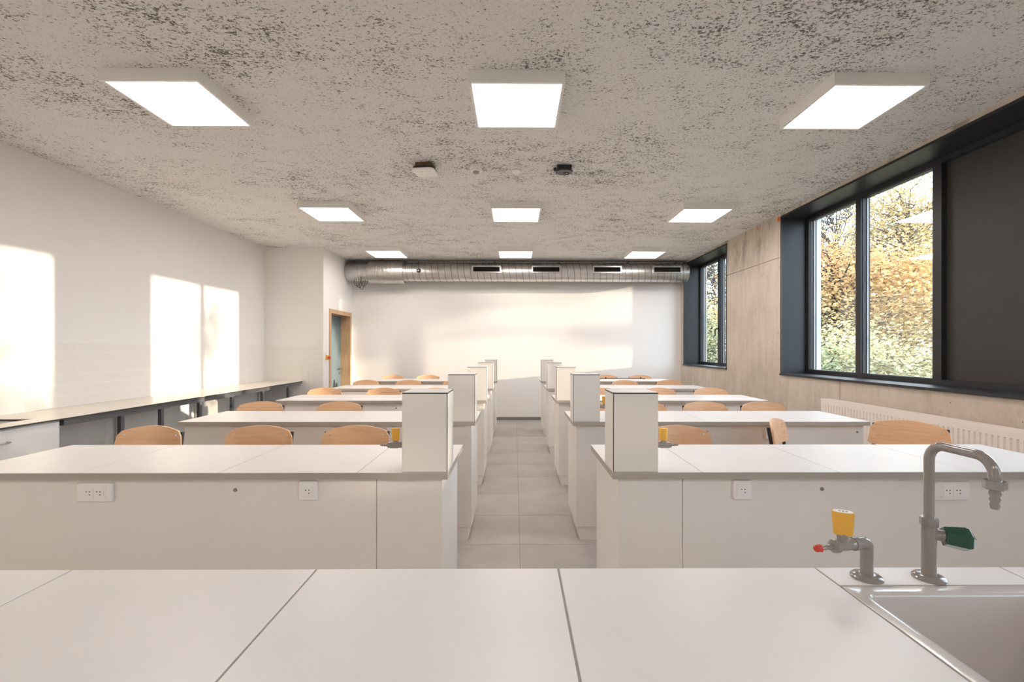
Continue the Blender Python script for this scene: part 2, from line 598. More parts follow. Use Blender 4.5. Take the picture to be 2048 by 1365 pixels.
# ---------------------------------------------------------------- ceiling
ceil = MB().box(XL - 0.3, XR + 0.02, YF - 0.2, YB + 0.2, ZC, ZC + 0.3).build('ceiling', M['ceiling'])
tag(ceil, 'rough sprayed grey ceiling with dark specks', None, None, 'structure')

# ---------------------------------------------------------------- left, back and front walls
wl = struct('wall_left', 'white wall with a dado of small cream tiles above the long counter')
MB().box(XL - 0.3, XL, YF - 0.2, YJ + 0.3, 0, ZC).build('plaster', M['wall'], wl)
MB().box(XL, XL + 0.0022, YF, YJ, 0, 1.511).build('grout_bed', M['grout'], wl)
TG = 0.1
t_me = MB().box(0.0005, 0.0030, -TG / 2 + 0.0016, TG / 2 - 0.0016, -TG / 2 + 0.0016, TG / 2 - 0.0016).build('tile', M['wall_tile'], mesh_only=True)
y_first = YJ - 0.06
low = MB()
for j in range(103):
    yy = y_first - j * TG
    if yy < YF:
        break
    for k in range(15):
        zz = 1.511 - 0.05 - k * TG
        if k < 6 and yy > 3.15:
            link('tile', t_me, wl, (XL, yy, zz))
        else:
            a = TG / 2 - 0.0016
            low.box(XL + 0.0005, XL + 0.003, yy - a, yy + a, zz - a, zz + a)
o = low.build('lower_tiles', M['wall_tile'], wl)
o['kind'] = 'stuff'

wj = struct('wall_corner', 'short white wall with cream tiles closing the counter end')
MB().box(XL - 0.3, XJ, YJ, YJ + 0.25, 0, ZC).build('plaster', M['wall'], wj)
MB().box(XL, XJ, YJ - 0.0022, YJ, 0, 1.511).build('grout_bed', M['grout'], wj)
t2_me = MB().box(-TG / 2 + 0.0016, TG / 2 - 0.0016, -0.0030, -0.0005, -TG / 2 + 0.0016, TG / 2 - 0.0016).build('tile', M['wall_tile'], mesh_only=True)
for i in range(10):
    for k in range(15):
        link('tile', t2_me, wj, (XJ - 0.05 - i * TG, YJ, 1.511 - 0.05 - k * TG))

DY0, DY1, DZ = 8.247, 9.35, 2.164       # outer edges of the door lining
wd = struct('wall_door', 'short white wall holding the recessed door')
W = 0.34
MB().box(XJ - W, XJ, YJ + 0.25, DY0 + 0.03, 0, ZC).box(XJ - W, XJ, DY1 - 0.03, YB + 0.2, 0, ZC).box(XJ - W, XJ, DY0 + 0.03, DY1 - 0.03, DZ - 0.03, ZC).build('plaster', M['wall'], wd)
MB().box(XJ, XJ + 0.012, YJ + 0.002, DY0, 0, 0.06).box(XJ, XJ + 0.012, DY1, YB, 0, 0.06).build('skirting', M['skirting'], wd)

wb = MB().box(XJ - 0.3, XR + OW, YB, YB + 0.2, 0, ZC).build('wall_back', M['wall'])
tag(wb, 'plain white back wall below the duct', None, None, 'structure')
bb = MB().box(XJ + 0.012, XR, YB - 0.012, YB, 0, 0.062).build('baseboard_back', M['skirting'])
tag(bb, 'low dark grey skirting along the back wall', None, None, 'structure')
wf = MB().box(XL - 0.3, XR + OW, YF - 0.2, YF, 0, ZC).build('wall_front', M['wall'])
tag(wf, 'white wall behind the teacher desk', None, None, 'structure')

# ---------------------------------------------------------------- window wall
WZ0, WZ1 = 1.143, 3.142
BW = (1.22, 5.887)
SW = (7.40, 9.30)
NW = (-2.20, -0.30)
wr = struct('wall_right', 'fair-faced beige concrete wall between black windows')
XP = XR + 0.012       # face of the core, behind the panels
core = MB()
ZR = ZC + 0.3
for y0, y1, z0, z1 in ((YF - 0.2, YB + 0.2, -0.3, WZ0 - 0.01), (YF - 0.2, YB + 0.2, WZ1 + 0.01, ZR), (YF - 0.2, NW[0] - 0.01, WZ0 - 0.01, WZ1 + 0.01), (NW[1] + 0.01, BW[0] - 0.01, WZ0 - 0.01, WZ1 + 0.01),
                       (BW[1] + 0.01, SW[0] - 0.01, WZ0 - 0.01, WZ1 + 0.01), (SW[1] + 0.01, YB + 0.2, WZ0 - 0.01, WZ1 + 0.01)):
    core.box(XP, XR + OW, y0, y1, z0, z1)
core.build('wall_core', M['concrete'], wr)
g = 0.005
ZJ = 2.63
zs = WZ0 - 0.011
def cpanel(poly):
    MB().prism(poly, 'x', XR, XP + 0.002).build('concrete_panel', M['concrete'], wr)
cpanel([(-1.2 + g, 0), (4.81 - g, 0), (4.81 - g, zs), (BW[0], zs), (BW[0], ZJ - g), (NW[1], ZJ - g), (NW[1], zs), (-1.2 + g, zs)])
cpanel([(YF, 0), (-1.2 - g, 0), (-1.2 - g, zs), (NW[0], zs), (NW[0], ZJ - g), (YF, ZJ - g)])
cpanel([(4.81 + g, 0), (8.56 - g, 0), (8.56 - g, zs), (SW[0], zs), (SW[0], ZJ - g), (BW[1], ZJ - g), (BW[1], zs), (4.81 + g, zs)])
cpanel([(8.56 + g, 0), (YB, 0), (YB, ZJ - g), (SW[1], ZJ - g), (SW[1], zs), (8.56 + g, zs)])
cpanel([(YF, ZJ + g), (NW[0], ZJ + g), (NW[0], WZ1 + 0.011), (NW[1], WZ1 + 0.011), (NW[1], ZJ + g), (BW[0], ZJ + g), (BW[0], WZ1 + 0.011), (BW[1], WZ1 + 0.011), (BW[1], ZJ + g), (SW[0], ZJ + g), (SW[0], WZ1 + 0.011), (SW[1], WZ1 + 0.011),
        (SW[1], ZJ + g), (YB, ZJ + g), (YB, ZC), (YF, ZC)])
MB().prism([(5.905, 3.105), (5.925, 3.09), (5.96, 3.10), (5.975, 3.13), (5.95, 3.16), (5.915, 3.15)], 'x', XR - 0.0012, XR).build('paint_mark', M['orange'], wr)
MB().prism([(6.43, 3.11), (6.455, 3.12), (6.46, 3.15), (6.435, 3.155)], 'x', XR - 0.0012, XR).build('paint_mark', M['orange'], wr)

def window(name, label, y0, y1, panes, mull, blind=None, handle=None):
    w = struct(name, label)
    X0, XF, XG = XR - 0.006, 3.70, 3.752
    t = 0.016
    lin = M['black_metal']
    MB().box(X0, XF + 0.02, y0 - 0.004, y0 + t, WZ0 - 0.01, WZ1).build('side_lining', lin, w)
    MB().box(X0, XF + 0.02, y1 - t, y1 + 0.004, WZ0 - 0.01, WZ1).build('side_lining', lin, w)
    MB().box(X0, XF + 0.02, y0, y1, WZ1 - t, WZ1 + 0.004).build('head_lining', lin, w)
    MB().box(X0 - 0.012, XF + 0.02, y0 - 0.004, y1 + 0.004, WZ0 - 0.018, WZ0 + 0.006).build('sill', lin, w)
    fb, ft = 1.196, 3.08
    fr = MB()
    fr.box(XF, 3.80, y0 + t, y1 - t, WZ0 + 0.006, fb)
    fr.box(XF, 3.80, y0 + t, y1 - t, ft, WZ1 - t)
    fr.box(XF, 3.80, y0 + t, y0 + t + 0.05, fb, ft)
    fr.box(XF, 3.80, y1 - t - 0.05, y1 - t, fb, ft)
    fr.build('window_frame', lin, w)
    for a, b in mull:
        MB().box(XF, 3.80, a, b, fb, ft).build('mullion', lin, w)
    for a, b in panes:
        p = MB().box(XG, XG + 0.006, a, b, fb, ft).build('pane', M['glass'], w)
        bd = MB()
        s = 0.012
        bd.box(XF + 0.018, XG - 0.001, a, a + 0.006, fb, ft).box(XF + 0.018, XG - 0.001, b - 0.006, b, fb, ft)
        bd.box(XF + 0.018, XG - 0.001, a + 0.006, b - 0.006, fb, fb + 0.006).box(XF + 0.018, XG - 0.001, a + 0.006, b - 0.006, ft - 0.006, ft)
        bd.build('glazing_bead', M['black_metal'], w)
        sp = MB()
        sp.box(XG + 0.008, XG + 0.024, a + 0.002, a + 0.01, fb, ft).box(XG + 0.008, XG + 0.024, b - 0.01, b - 0.002, fb, ft)
        sp.box(XG + 0.008, XG + 0.024, a + 0.01, b - 0.01, fb, fb + 0.006).box(XG + 0.008, XG + 0.024, a + 0.01, b - 0.01, ft - 0.006, ft)
        sp.build('spacer_bar', M['gasket'], w)
    if blind:
        a, b = blind
        MB().box(XG - 0.004, XG + 0.05, a, b, fb, ft).build('blind_panel', M['black_panel'], w)
    if handle:
        y, z = handle
        h = MB()
        h.box(XF - 0.010, XF, y - 0.014, y + 0.014, z - 0.035, z + 0.075)
        h.tube([(XF - 0.008, y, z + 0.02), (XF - 0.056, y, z + 0.02), (XF - 0.066, y, z + 0.010), (XF - 0.066, y, z - 0.11)], 0.012, 8)
        h.build('window_handle', M['black_plastic'], w, smooth=40)
    # pale outer reveal of the facade
    ou = MB()
    xo = XR + OW + (0.03 if name == 'window_1' else -0.035)
    ou.box(3.80, xo, y1 - 0.012, y1 + 0.03, WZ0, WZ1).box(3.80, xo, y0 - 0.03, y0 + 0.012, WZ0, WZ1)
    ou.box(3.80, xo, y0, y1, WZ1 - 0.01, WZ1 + 0.03)
    ou.box(3.80, XR + OW + 0.08, y0, y1, WZ0 - 0.03, WZ0 + 0.004)
    ou.build('outer_reveal', M['outer'] if name == 'window_1' else M['black_metal'], w)
    return w
window('window_1', 'wide black framed window with blind panel, autumn trees outside', BW[0], BW[1],
       [(5.017, 5.82), (4.087, 4.94), (2.10, 2.92), (1.29, 2.02)], [(4.94, 5.017), (4.0, 4.087), (2.92, 3.0), (2.02, 2.10)], blind=(3.0, 4.0))
window('window_2', 'narrow black framed window beside the back wall', SW[0], SW[1],
       [(8.45, 9.234), (7.466, 8.36)], [(8.36, 8.45)], handle=(8.405, 1.80))

window('added_window', 'unseen narrow window added beside the front wall for more daylight', NW[0], NW[1],  # out of view, added to bring daylight onto the bench fronts
       [(-1.16, -0.366), (-2.134, -1.25)], [(-1.25, -1.16)])

# ---------------------------------------------------------------- door
d = struct('door_1', 'grey blue door in a deep oak lining')
FW = 0.075
lin = MB()
XD = XJ - 0.175
def dbox(b, y0, y1, z0, z1):
    b.box(XD - 0.05, XJ + 0.014, y0, y1, z0, z1)
jl = MB(); dbox(jl, DY0, DY0 + FW, 0, DZ); jl.build('door_jamb', M['oak'], d)
jr = MB(); dbox(jr, DY1 - FW, DY1, 0, DZ); jr.build('door_jamb', M['oak'], d)
jh = MB(); dbox(jh, DY0 + FW, DY1 - FW, DZ - FW, DZ); jh.build('door_head', M['oak'], d)
leaf = MB().box(XD - 0.04, XD, DY0 + FW + 0.002, DY1 - FW - 0.002, 0.006, DZ - FW - 0.002).build('door_leaf', M['door'], d)
hd = MB()
hy, hz = 9.19, 1.055
hd.lathe([(0.026, 0), (0.026, 0.009)], (XD, hy, hz), (1, 0, 0), 16)
hd.tube([(XD, hy, hz), (XD + 0.048, hy, hz), (XD + 0.055, hy - 0.008, hz), (XD + 0.055, hy - 0.13, hz)], 0.0095, 10)
hd.lathe([(0.026, 0), (0.026, 0.009)], (XD, hy, hz - 0.085), (1, 0, 0), 16)
hd.build('door_handle', M['steel'], d, smooth=40)

es = thing('emergency_stop', 'red and yellow emergency stop button beside the oak door lining', 'button', (XJ, 8.135, 1.295))
MB().prism([(p[0], p[1]) for p in rrect(0.075, 0.085, 0.008)], 'x', 0, 0.03).build('yellow_base', M['yellow'], es, smooth=40)
MB().lathe([(0.014, 0.03), (0.014, 0.048), (0.027, 0.05), (0.027, 0.066), (0.018, 0.072)], (0, 0, 0), (1, 0, 0), 20).build('push_knob', M['red'], es, smooth=40)
MB().prism([(p[0], p[1] + 0.075) for p in rrect(0.05, 0.05, 0.006)], 'x', 0, 0.018).build('label_plate', M['white_plastic'], es, smooth=40)

# ---------------------------------------------------------------- ceiling lights
LXS = (-2.249, 0.0103, 2.2839)
LYS = (3.1711, 5.7562, 8.1974, -1.5)  # last row is out of view, added as fill for the bench fronts
def lamp_proto():
    t = thing('ceiling_light', '', 'ceiling light', (0, 0, 0), 0, 'square panel lights on the ceiling')
    h, zb, zt, f = 0.30, 0.0, 0.0755, 0.019
    fr = MB()
    fr.box(-h, h, -h, -h + f, zb, zt).box(-h, h, h - f, h, zb, zt).box(-h, -h + f, -h + f, h - f, zb, zt).box(h - f, h, -h + f, h - f, zb, zt)
    fr.build('lamp_frame', M['lamp_frame'], t)
    MB().box(-h + f, h - f, -h + f, h - f, 0.004, 0.012).build('diffuser', M['lamp'], t)
    return register(t)
LP = None
nm_r = ('nearest', 'middle', 'farthest', 'behind-desk')
nm_c = ('on the tiled-wall side', 'over the aisle', 'on the window side')
for j, y in enumerate(LYS):
    for i, x in enumerate(LXS):
        lab = 'lit square panel light %s, %s row from the teacher desk' % (nm_c[i], nm_r[j])
        if j == 3:
            lab = 'unseen lit panel light %s, in the fill row added behind the teacher desk' % nm_c[i]
        loc = (x, y, 3.1107)
        if LP is None:
            LP = lamp_proto()
            LP.location = loc
            LP['label'] = lab
        else:
            dup(LP, loc, 0, lab)

# ---------------------------------------------------------------- ventilation duct
DU_Y, DU_Z, DU_R = 9.15, 2.957, 0.183
duct = thing('ventilation_duct', 'round galvanised spiral duct running along the back wall', 'duct', (0, DU_Y, DU_Z))
def spiral(x0, x1, r, pitch, ridge, seg=56, per=10):
    mb = MB()
    n = int((x1 - x0) / pitch * per)
    rings = []
    for i in range(n + 1):
        x = x0 + (x1 - x0) * i / n
        ring = []
        for k in range(seg):
            t = 2 * math.pi * k / seg
            ph = ((x - x0) / pitch - k / seg) % 1.0
            rr = r + (ridge if ph < 0.10 else 0.0)
            ring.append((x, -rr * math.sin(t), rr * math.cos(t)))
        rings.append(ring)
    mb.rings(rings, True)
    return mb
def seam(x0, x1, r, pitch, mat='seam'):
    n = int((x1 - x0) / pitch * 40)
    vs, fs = [], []
    for i in range(n + 1):
        x = x0 + (x1 - x0) * i / n
        t = 2 * math.pi * (x - x0) / pitch
        for dx, rr in ((-0.005, r - 0.002), (-0.003, r + 0.0035), (0.003, r + 0.0035), (0.005, r - 0.002)):
            vs.append((x + dx, -rr * math.sin(t), rr * math.cos(t)))
    for i in range(n):
        for k in range(3):
            a = i * 4 + k
            fs.append((a, a + 1, a + 5, a + 4))
    o = MB().add(vs, fs).build('spiral_seam', M[mat], duct, smooth=30)
    return o
seam(-2.14, 3.36, DU_R, 0.125)
seam(-3.02, -2.86, DU_R, 0.06, 'duct')
seam(-2.83, -2.18, 0.224, 0.06, 'duct')
spiral(-2.20, 3.379, DU_R, 0.125, 0.0015).build('spiral_pipe', M['duct'], duct, smooth=60)
spiral(-3.286, -2.80, DU_R - 0.002, 0.125, 0.0035).build('spiral_pipe', M['duct'], duct, smooth=60)
MB().lathe([(DU_R + 0.001, -3.287), (DU_R + 0.003, -3.284), (DU_R + 0.003, -3.03), (DU_R, -3.028)], (0, 0, 0), (1, 0, 0), 48).build('end_collar', M['duct'], duct, smooth=40)
spiral(-2.84, -2.165, 0.224, 0.075, 0.0035).build('silencer_sleeve', M['duct'], duct, smooth=60)
MB().lathe([(DU_R, 3.366), (DU_R + 0.006, 3.368), (DU_R + 0.006, 3.379), (DU_R, 3.380)], (0, 0, 0), (1, 0, 0), 48).build('end_rim', M['duct'], duct, smooth=40)
for xa, xb in ((-0.82, -0.272), (0.322, 0.872), (1.494, 2.044), (2.646, 3.194)):
    xa, xb = xa * 8.97 / 8.9, min(xb * 8.97 / 8.9, 3.24)
    yf = -DU_R - 0.014
    zc = 0.028
    fr = MB()
    w_, h_, b_ = xb - xa, 0.135, 0.022
    fr.box(xa, xb, yf - 0.008, yf + 0.06, zc + h_ / 2 - b_, zc + h_ / 2).box(xa, xb, yf - 0.008, yf + 0.05, zc - h_ / 2, zc - h_ / 2 + b_)
    fr.box(xa, xa + b_, yf - 0.008, yf + 0.05, zc - h_ / 2 + b_, zc + h_ / 2 - b_).box(xb - b_, xb, yf - 0.008, yf + 0.05, zc - h_ / 2 + b_, zc + h_ / 2 - b_)
    gr = fr.build('air_grille', M['zinc'], duct)
    MB().box(xa + b_, xb - b_, yf + 0.009, yf + 0.012, zc - h_ / 2 + b_, zc + h_ / 2 - b_).build('grille_back', M['matt_black'], gr)
    for q in range(3):
        z = zc - h_ / 2 + b_ + (q + 0.5) * (h_ - 2 * b_) / 3
        s = MB().obox(((xa + xb) / 2, yf + 0.001, z), (1, 0, 0), (0, 0.94, 0.34), (0, -0.34, 0.94), w_ - 2 * b_, 0.014, 0.003)
        s.build('slat', M['matt_black'], gr)
sn = MB()
sn.lathe([(0.040, 0.0), (0.040, 0.02), (0.030, 0.026), (0.028, 0.012)], (-1.855, -DU_R + 0.004, 0.0), (0, -1, 0), 20)
sn.build('test_port', M['black_plastic'], duct, smooth=40)
MB().lathe([(0.017, 0), (0.017, 0.03), (0.010, 0.034)], (-1.855, -DU_R, 0.0), (0, -1, 0), 16).build('port_plug', M['steel'], duct, smooth=40)
rl = MB().box(-2.1, 3.30, -0.012, 0.012, 0.200, 0.212)
rl.build('hanging_rail', M['steel'], duct)
for x in (-1.9, -0.4, 0.86, 2.22, 3.17):
    MB().tube([(x, 0, 0.19), (x, 0, ZC - DU_Z)], 0.006, 8).box(x - 0.02, x + 0.02, -0.018, 0.018, 0.186, 0.20).build('hanger', M['anthracite'], duct, smooth=40)
random.seed(4)
for k in range(4):
    x = -3.12 + 0.045 * k
    dpt = 0.10 + 0.03 * (k % 3)
    MB().tube([(x, -0.10, -DU_R + 0.03), (x + 0.004, -0.12, -DU_R - 0.05), (x + 0.03, -0.12, -DU_R - dpt), (x + 0.075, -0.12, -DU_R - dpt - 0.012), (x + 0.115, -0.11, -DU_R - 0.05), (x + 0.12, -0.09, -DU_R + 0.03)], 0.005, 6).build('loose_cable', M['cable'], duct, smooth=60)

# ---------------------------------------------------------------- ceiling devices
ap = thing('access_point', 'square white wireless access point on a brown mount', 'access point', (-0.842, 4.365, ZC), R(-7))
MB().box(-0.075, 0.075, -0.07, 0.07, -0.042, 0.0).build('mounting_block', M['brown_wood'], ap)
MB().prism(rrect(0.19, 0.19, 0.035), 'z', -0.062, -0.042).build('black_back', M['black_plastic'], ap, smooth=40)
MB().prism(rrect(0.212, 0.212, 0.045), 'z', -0.078, -0.062).build('white_cover', M['white_plastic'], ap, smooth=40, bev=0.006)
MB().lathe([(0.007, -0.0785), (0.007, -0.078)], (-0.02, -0.035, 0), (0, 0, 1), 12).build('status_light', M['red'], ap)

ms = thing('motion_sensor', 'round white motion sensor with a grey dome', 'sensor', (-0.368, 4.39, ZC))
MB().lathe([(0.055, 0.0), (0.056, -0.035), (0.050, -0.052), (0.036, -0.054)], (0, 0, 0), (0, 0, 1), 32).build('housing', M['white_plastic'], ms, smooth=40)
MB().lathe([(0.033, -0.05), (0.031, -0.062), (0.022, -0.071), (0.008, -0.074)], (0, 0, 0), (0, 0, 1), 24).build('dome', M['grey_plastic'], ms, smooth=60)
sm = thing('smoke_detector', 'round white smoke detector with small vent slots', 'smoke detector', (0.012, 4.39, ZC))
MB().lathe([(0.050, 0.0), (0.052, -0.030), (0.045, -0.034), (0.045, -0.050), (0.036, -0.060), (0.012, -0.062)], (0, 0, 0), (0, 0, 1), 32).build('housing', M['white_plastic'], sm, smooth=40)
vt = MB()
for k in range(16):
    a = 2 * math.pi * k / 16
    vt.obox((0.0455 * math.cos(a), 0.0455 * math.sin(a), -0.042), (math.cos(a), math.sin(a), 0), (-math.sin(a), math.cos(a), 0), (0, 0, 1), 0.002, 0.008, 0.007)
o = vt.build('vent_slots', M['grey_plastic'], sm)
o['kind'] = 'stuff'
pm = thing('ceiling_bracket', 'small black ceiling mount with a side ring', 'bracket', (0.462, 4.39, ZC))
MB().box(-0.068, 0.068, -0.05, 0.05, -0.045, 0.0).build('mount_body', M['black_plastic'], pm, bev=0.004)
MB().prism([(0.085 * math.cos(R(t)), 0.072 * math.sin(R(t))) for t in range(22, 382, 45)], 'z', -0.058, -0.045).build('mount_plate', M['black_tube'], pm)
MB().lathe([(0.028, -0.062), (0.028, -0.0575)], (0.02, 0.02, 0), (0, 0, 1), 16).build('mount_hole', M['hole'], pm)
MB().lathe([(0.007, -0.064), (0.007, -0.060)], (0.025, 0.0, 0), (0, 0, 1), 12).build('screw', M['zinc'], pm)
MB().lathe([(0.016, -0.014), (0.016, 0.014)], (-0.088, -0.03, -0.042), (0, 1, 0), 16).build('side_ring', M['black_plastic'], pm, smooth=40)

# ---------------------------------------------------------------- lab benches
def bench(side, row):
    x0, x1 = LEFT if side == 'L' else RIGHT
    s = 1 if side == 'L' else -1           # +1: aisle end at the right (x1)
    xe = x1 if s > 0 else x0               # aisle end
    xo = x0 if s > 0 else x1               # outer end
    y = ROWS[row]
    sn_ = 'tiled-wall side' if side == 'L' else 'window side'
    rn = ('first', 'second', 'third', 'fourth', 'fifth')[row]
    t = thing('lab_bench', 'long white lab bench on the %s, %s row from the teacher desk' % (sn_, rn), 'lab bench', (xe, y, 0), 0, 'rows of white lab benches')
    L = abs(xo - xe)
    B = MB
    def X(a):                               # distance from the aisle end -> local x
        return -s * a
    def bx(a0, a1, y0, y1, z0, z1):
        p, q = sorted((X(a0), X(a1)))
        return MB().box(p, q, y0, y1, z0, z1)
    cuts = [0.0, 0.405, 1.022, 1.64, L]
    th = 0.031
    for a, b in zip(cuts, cuts[1:]):
        ga = 0.0016 if a > 0 else 0
        gb = 0.0016 if b < L else 0
        bx(a + ga, b - gb, 0.0015, TD, ZT - 0.002, ZT).build('worktop_panel', M['top'], t)
    cz = MB()
    p, q = sorted((X(0), X(L)))
    cz.box(p, q, 0.0, TD + 0.0006, ZT - th, ZT - 0.0022)
    cz.build('worktop_core', M['edge'], t)
    for a in cuts[1:-1]:
        bx(a - 0.0016, a + 0.0016, 0.0015, TD, ZT - 0.0022, ZT - 0.0012).build('joint_strip', M['dark_gap'], t)
    zt = ZT - th
    bx(0.034, 0.325, 0.03, 0.048, 0.1, zt).build('front_panel', M['panel'], t)
    bx(0.328, L - 0.03, 0.03, 0.048, 0.1 if row else 0.1, zt).build('front_panel', M['panel'], t)
    bx(0.03, 0.05, 0.048, TD - 0.02, 0.1, zt).build('end_panel', M['panel'], t)
    bx(0.03, 0.034, 0.03, 0.048, 0.1, zt).build('end_strip', M['panel'], t)
    bx(0.305, 0.325, 0.048, TD - 0.02, 0.1, zt).build('inner_panel', M['panel'], t)
    bx(0.05, 0.305, TD - 0.04, TD - 0.02, 0.1, zt - 0.01).build('cupboard_door', M['panel'], t)
    bx(L - 0.05, L - 0.03, 0.048, TD - 0.02, 0.0, zt).build('end_panel', M['panel'], t)
    bx(0.056, L - 0.055, 0.0335, 0.052, 0.0, 0.0965).build('plinth', M['panel'], t)
    bx(0.056, 0.074, 0.052, TD - 0.08, 0.0, 0.0965).build('plinth', M['panel'], t)
    for a in ((0.965, 2.19) if side == 'R' else (0.965,)):
        MB().lathe([(0.0085, 0.0), (0.0085, 0.003), (0.004, 0.004)], (X(a), 0.03, 0.824), (0, -1, 0), 14).build('fixing_cap', M['cap_grey'], t, smooth=40)
    return t

def socket(double, loc, label):
    t = thing('power_socket', label, 'socket', loc, 0, 'white sockets in the bench fronts')
    w, h = (0.163, 0.085) if double else (0.088, 0.088)
    MB().prism(rrect(w, h, 0.010), 'y', -0.012, 0.0).build('cover_frame', M['socket'], t, smooth=40, bev=0.004)
    iw = 0.092 if double else 0.047
    MB().prism(rrect(iw + 0.012, 0.060, 0.004), 'y', -0.0145, -0.0115).build('inner_frame', M['socket'], t, smooth=40)
    for cx in ((-0.0235, 0.0235) if double else (0.0,)):
        f = MB().prism([(a + cx, b) for a, b in rrect(0.0455, 0.047, 0.003)], 'y', -0.0175, -0.014).build('socket_face', M['socket'], t, smooth=40)
        hp = MB()
        for dx, dz in ((-0.008, 0.006), (0.007, 0.006), (0.007, -0.008)):
            hp.lathe([(0.0026, 0.0), (0.0026, 0.0006)], (cx + dx, -0.0175, dz), (0, -1, 0), 10)
        hp.build('pin_holes', M['hole'], f)
    return t

def tower(side, row):
    s = 1 if side == 'L' else -1
    xe = LEFT[1] if side == 'L' else RIGHT[0]
    sn_ = 'tiled-wall side' if side == 'L' else 'window side'
    rn = ('first', 'second', 'third', 'fourth', 'fifth')[row]
    t = thing('service_column', 'white box column with black edges on the %s-row bench, %s of the aisle' % (rn, sn_), 'column box', (xe, ROWS[row], ZT), 0, 'service columns at the aisle')
    w, dp, h, e = 0.203, 0.19, 0.3593, 0.006
    def bx(a0, a1, y0, y1, z0, z1):
        p, q = sorted((-s * a0, -s * a1))
        return MB().box(p, q, y0, y1, z0, z1)
    bx(0.003, 0.003 + w - 0.002, 0.0025, dp - 0.003, 0.001, h - e).build('black_core', M['core'], t)
    bx(0.0055, w, 0.001, 0.0035, 0.0025, h - e - 0.001).build('front_panel', M['column'], t)
    bx(0.001, 0.004, 0.0065, dp - 0.002, 0.0025, h - e - 0.001).build('side_panel', M['column'], t)
    bx(w, w + 0.002, 0.002, dp - 0.002, 0.0, h - e - 0.001).build('side_panel', M['column'], t)
    bx(0.003, w, dp - 0.003, dp, 0.0, h - e - 0.001).build('back_panel', M['column'], t)
    bx(0.001, w + 0.002, 0.001, dp, h - e, h - 0.0012).build('cap_core', M['core'], t)
    bx(0.002, w + 0.0012, 0.0035, dp - 0.001, h - 0.0012, h).build('cap', M['top'], t)
    return t

def knob_mesh(mb, c, ax, zr, hgt, a0, b0, a1, b1):
    c, ax = Vector(c), Vector(ax).normalized()
    az = Vector((0, 0, 1))
    ay = az.cross(ax)
    rings = []
    for f_, aa, bb in ((0, a0, b0), (0.06, a0 * 1.04, b0 * 1.04), (0.94, a1, b1), (1.0, a1 * 0.93, b1 * 0.9)):
        ring = []
        for k in range(24):
            th = 2 * math.pi * k / 24
            cx_, sx_ = math.cos(th), math.sin(th)
            ring.append(c + ax * (aa * math.copysign(abs(cx_) ** 0.8, cx_)) + ay * (bb * math.copysign(abs(sx_) ** 0.8, sx_)) + az * (hgt * f_))
        rings.append(ring)
    mb.rings(rings)

def side_tap(side, row):
    s = 1 if side == 'L' else -1
    xe = (LEFT[1] if side == 'L' else RIGHT[0]) - s * 0.205
    sn_ = 'tiled-wall side' if side == 'L' else 'window side'
    rn = ('first', 'second', 'third', 'fourth', 'fifth')[row]
    t = thing('gas_tap', 'yellow-knobbed grey gas tap on the side of the %s-row column, %s' % (rn, sn_), 'gas tap', (xe, ROWS[row] + 0.095, 1.013), 0, 'gas taps on the service columns')
    d_ = (-s, 0, 0)
    MB().lathe([(0.018, 0.0), (0.018, 0.006), (0.0135, 0.008), (0.0135, 0.036), (0.0155, 0.042), (0.0155, 0.076), (0.013, 0.082), (0.013, 0.088), (0.007, 0.089)], (0, 0, 0), d_, 20).build('valve_body', M['tap'], t, smooth=40)
    MB().lathe([(0.006, 0.087), (0.0075, 0.092), (0.0045, 0.100), (0.007, 0.102), (0.004, 0.111), (0.0062, 0.113), (0.003, 0.124)], (0, 0, 0), d_, 14).build('hose_nozzle', M['tap'], t, smooth=40)
    MB().lathe([(0.012, 0.008), (0.011, 0.026)], (-s * 0.053, 0, 0), (0, 0, 1), 16).build('valve_neck', M['tap'], t, smooth=40)
    k = MB()
    knob_mesh(k, (-s * 0.053, 0, 0.022), (1, 0, 0), 0, 0.056, 0.0165, 0.011, 0.0205, 0.012)
    k.build('yellow_knob', M['yellow'], t, smooth=40)
    return t

benches = []
for side in 'LR':
    for row in range(5):
        benches.append(bench(side, row))
        tower(side, row)
        side_tap(side, row)
        xe = LEFT[1] if side == 'L' else RIGHT[0]
        s = 1 if side == 'L' else -1
        sn_ = 'tiled-wall side' if side == 'L' else 'window side'
        rn = ('first', 'second', 'third', 'fourth', 'fifth')[row]
        socket(False, (xe - s * (0.632 if side == 'L' else 0.596), ROWS[row] + 0.03, 0.822), 'single white socket in the front of the %s-row bench, %s' % (rn, sn_))
        socket(True, (xe - s * (1.588 if side == 'L' else 1.556), ROWS[row] + 0.03, 0.816), 'double white socket in the front of the %s-row bench, %s' % (rn, sn_))
rb = thing('black_rail', 'thin black rail with two studs on the back edge of the last window-side bench', 'rail', (0, ROWS[4] + TD - 0.03, ZT))
MB().box(0.70, 2.35, -0.012, 0.012, 0.0, 0.012).build('bar', M['black_plastic'], rb)
for x in (1.64, 2.27):
    MB().lathe([(0.010, 0.012), (0.010, 0.036)], (x, 0, 0), (0, 0, 1), 12).build('stud', M['black_plastic'], rb, smooth=40)

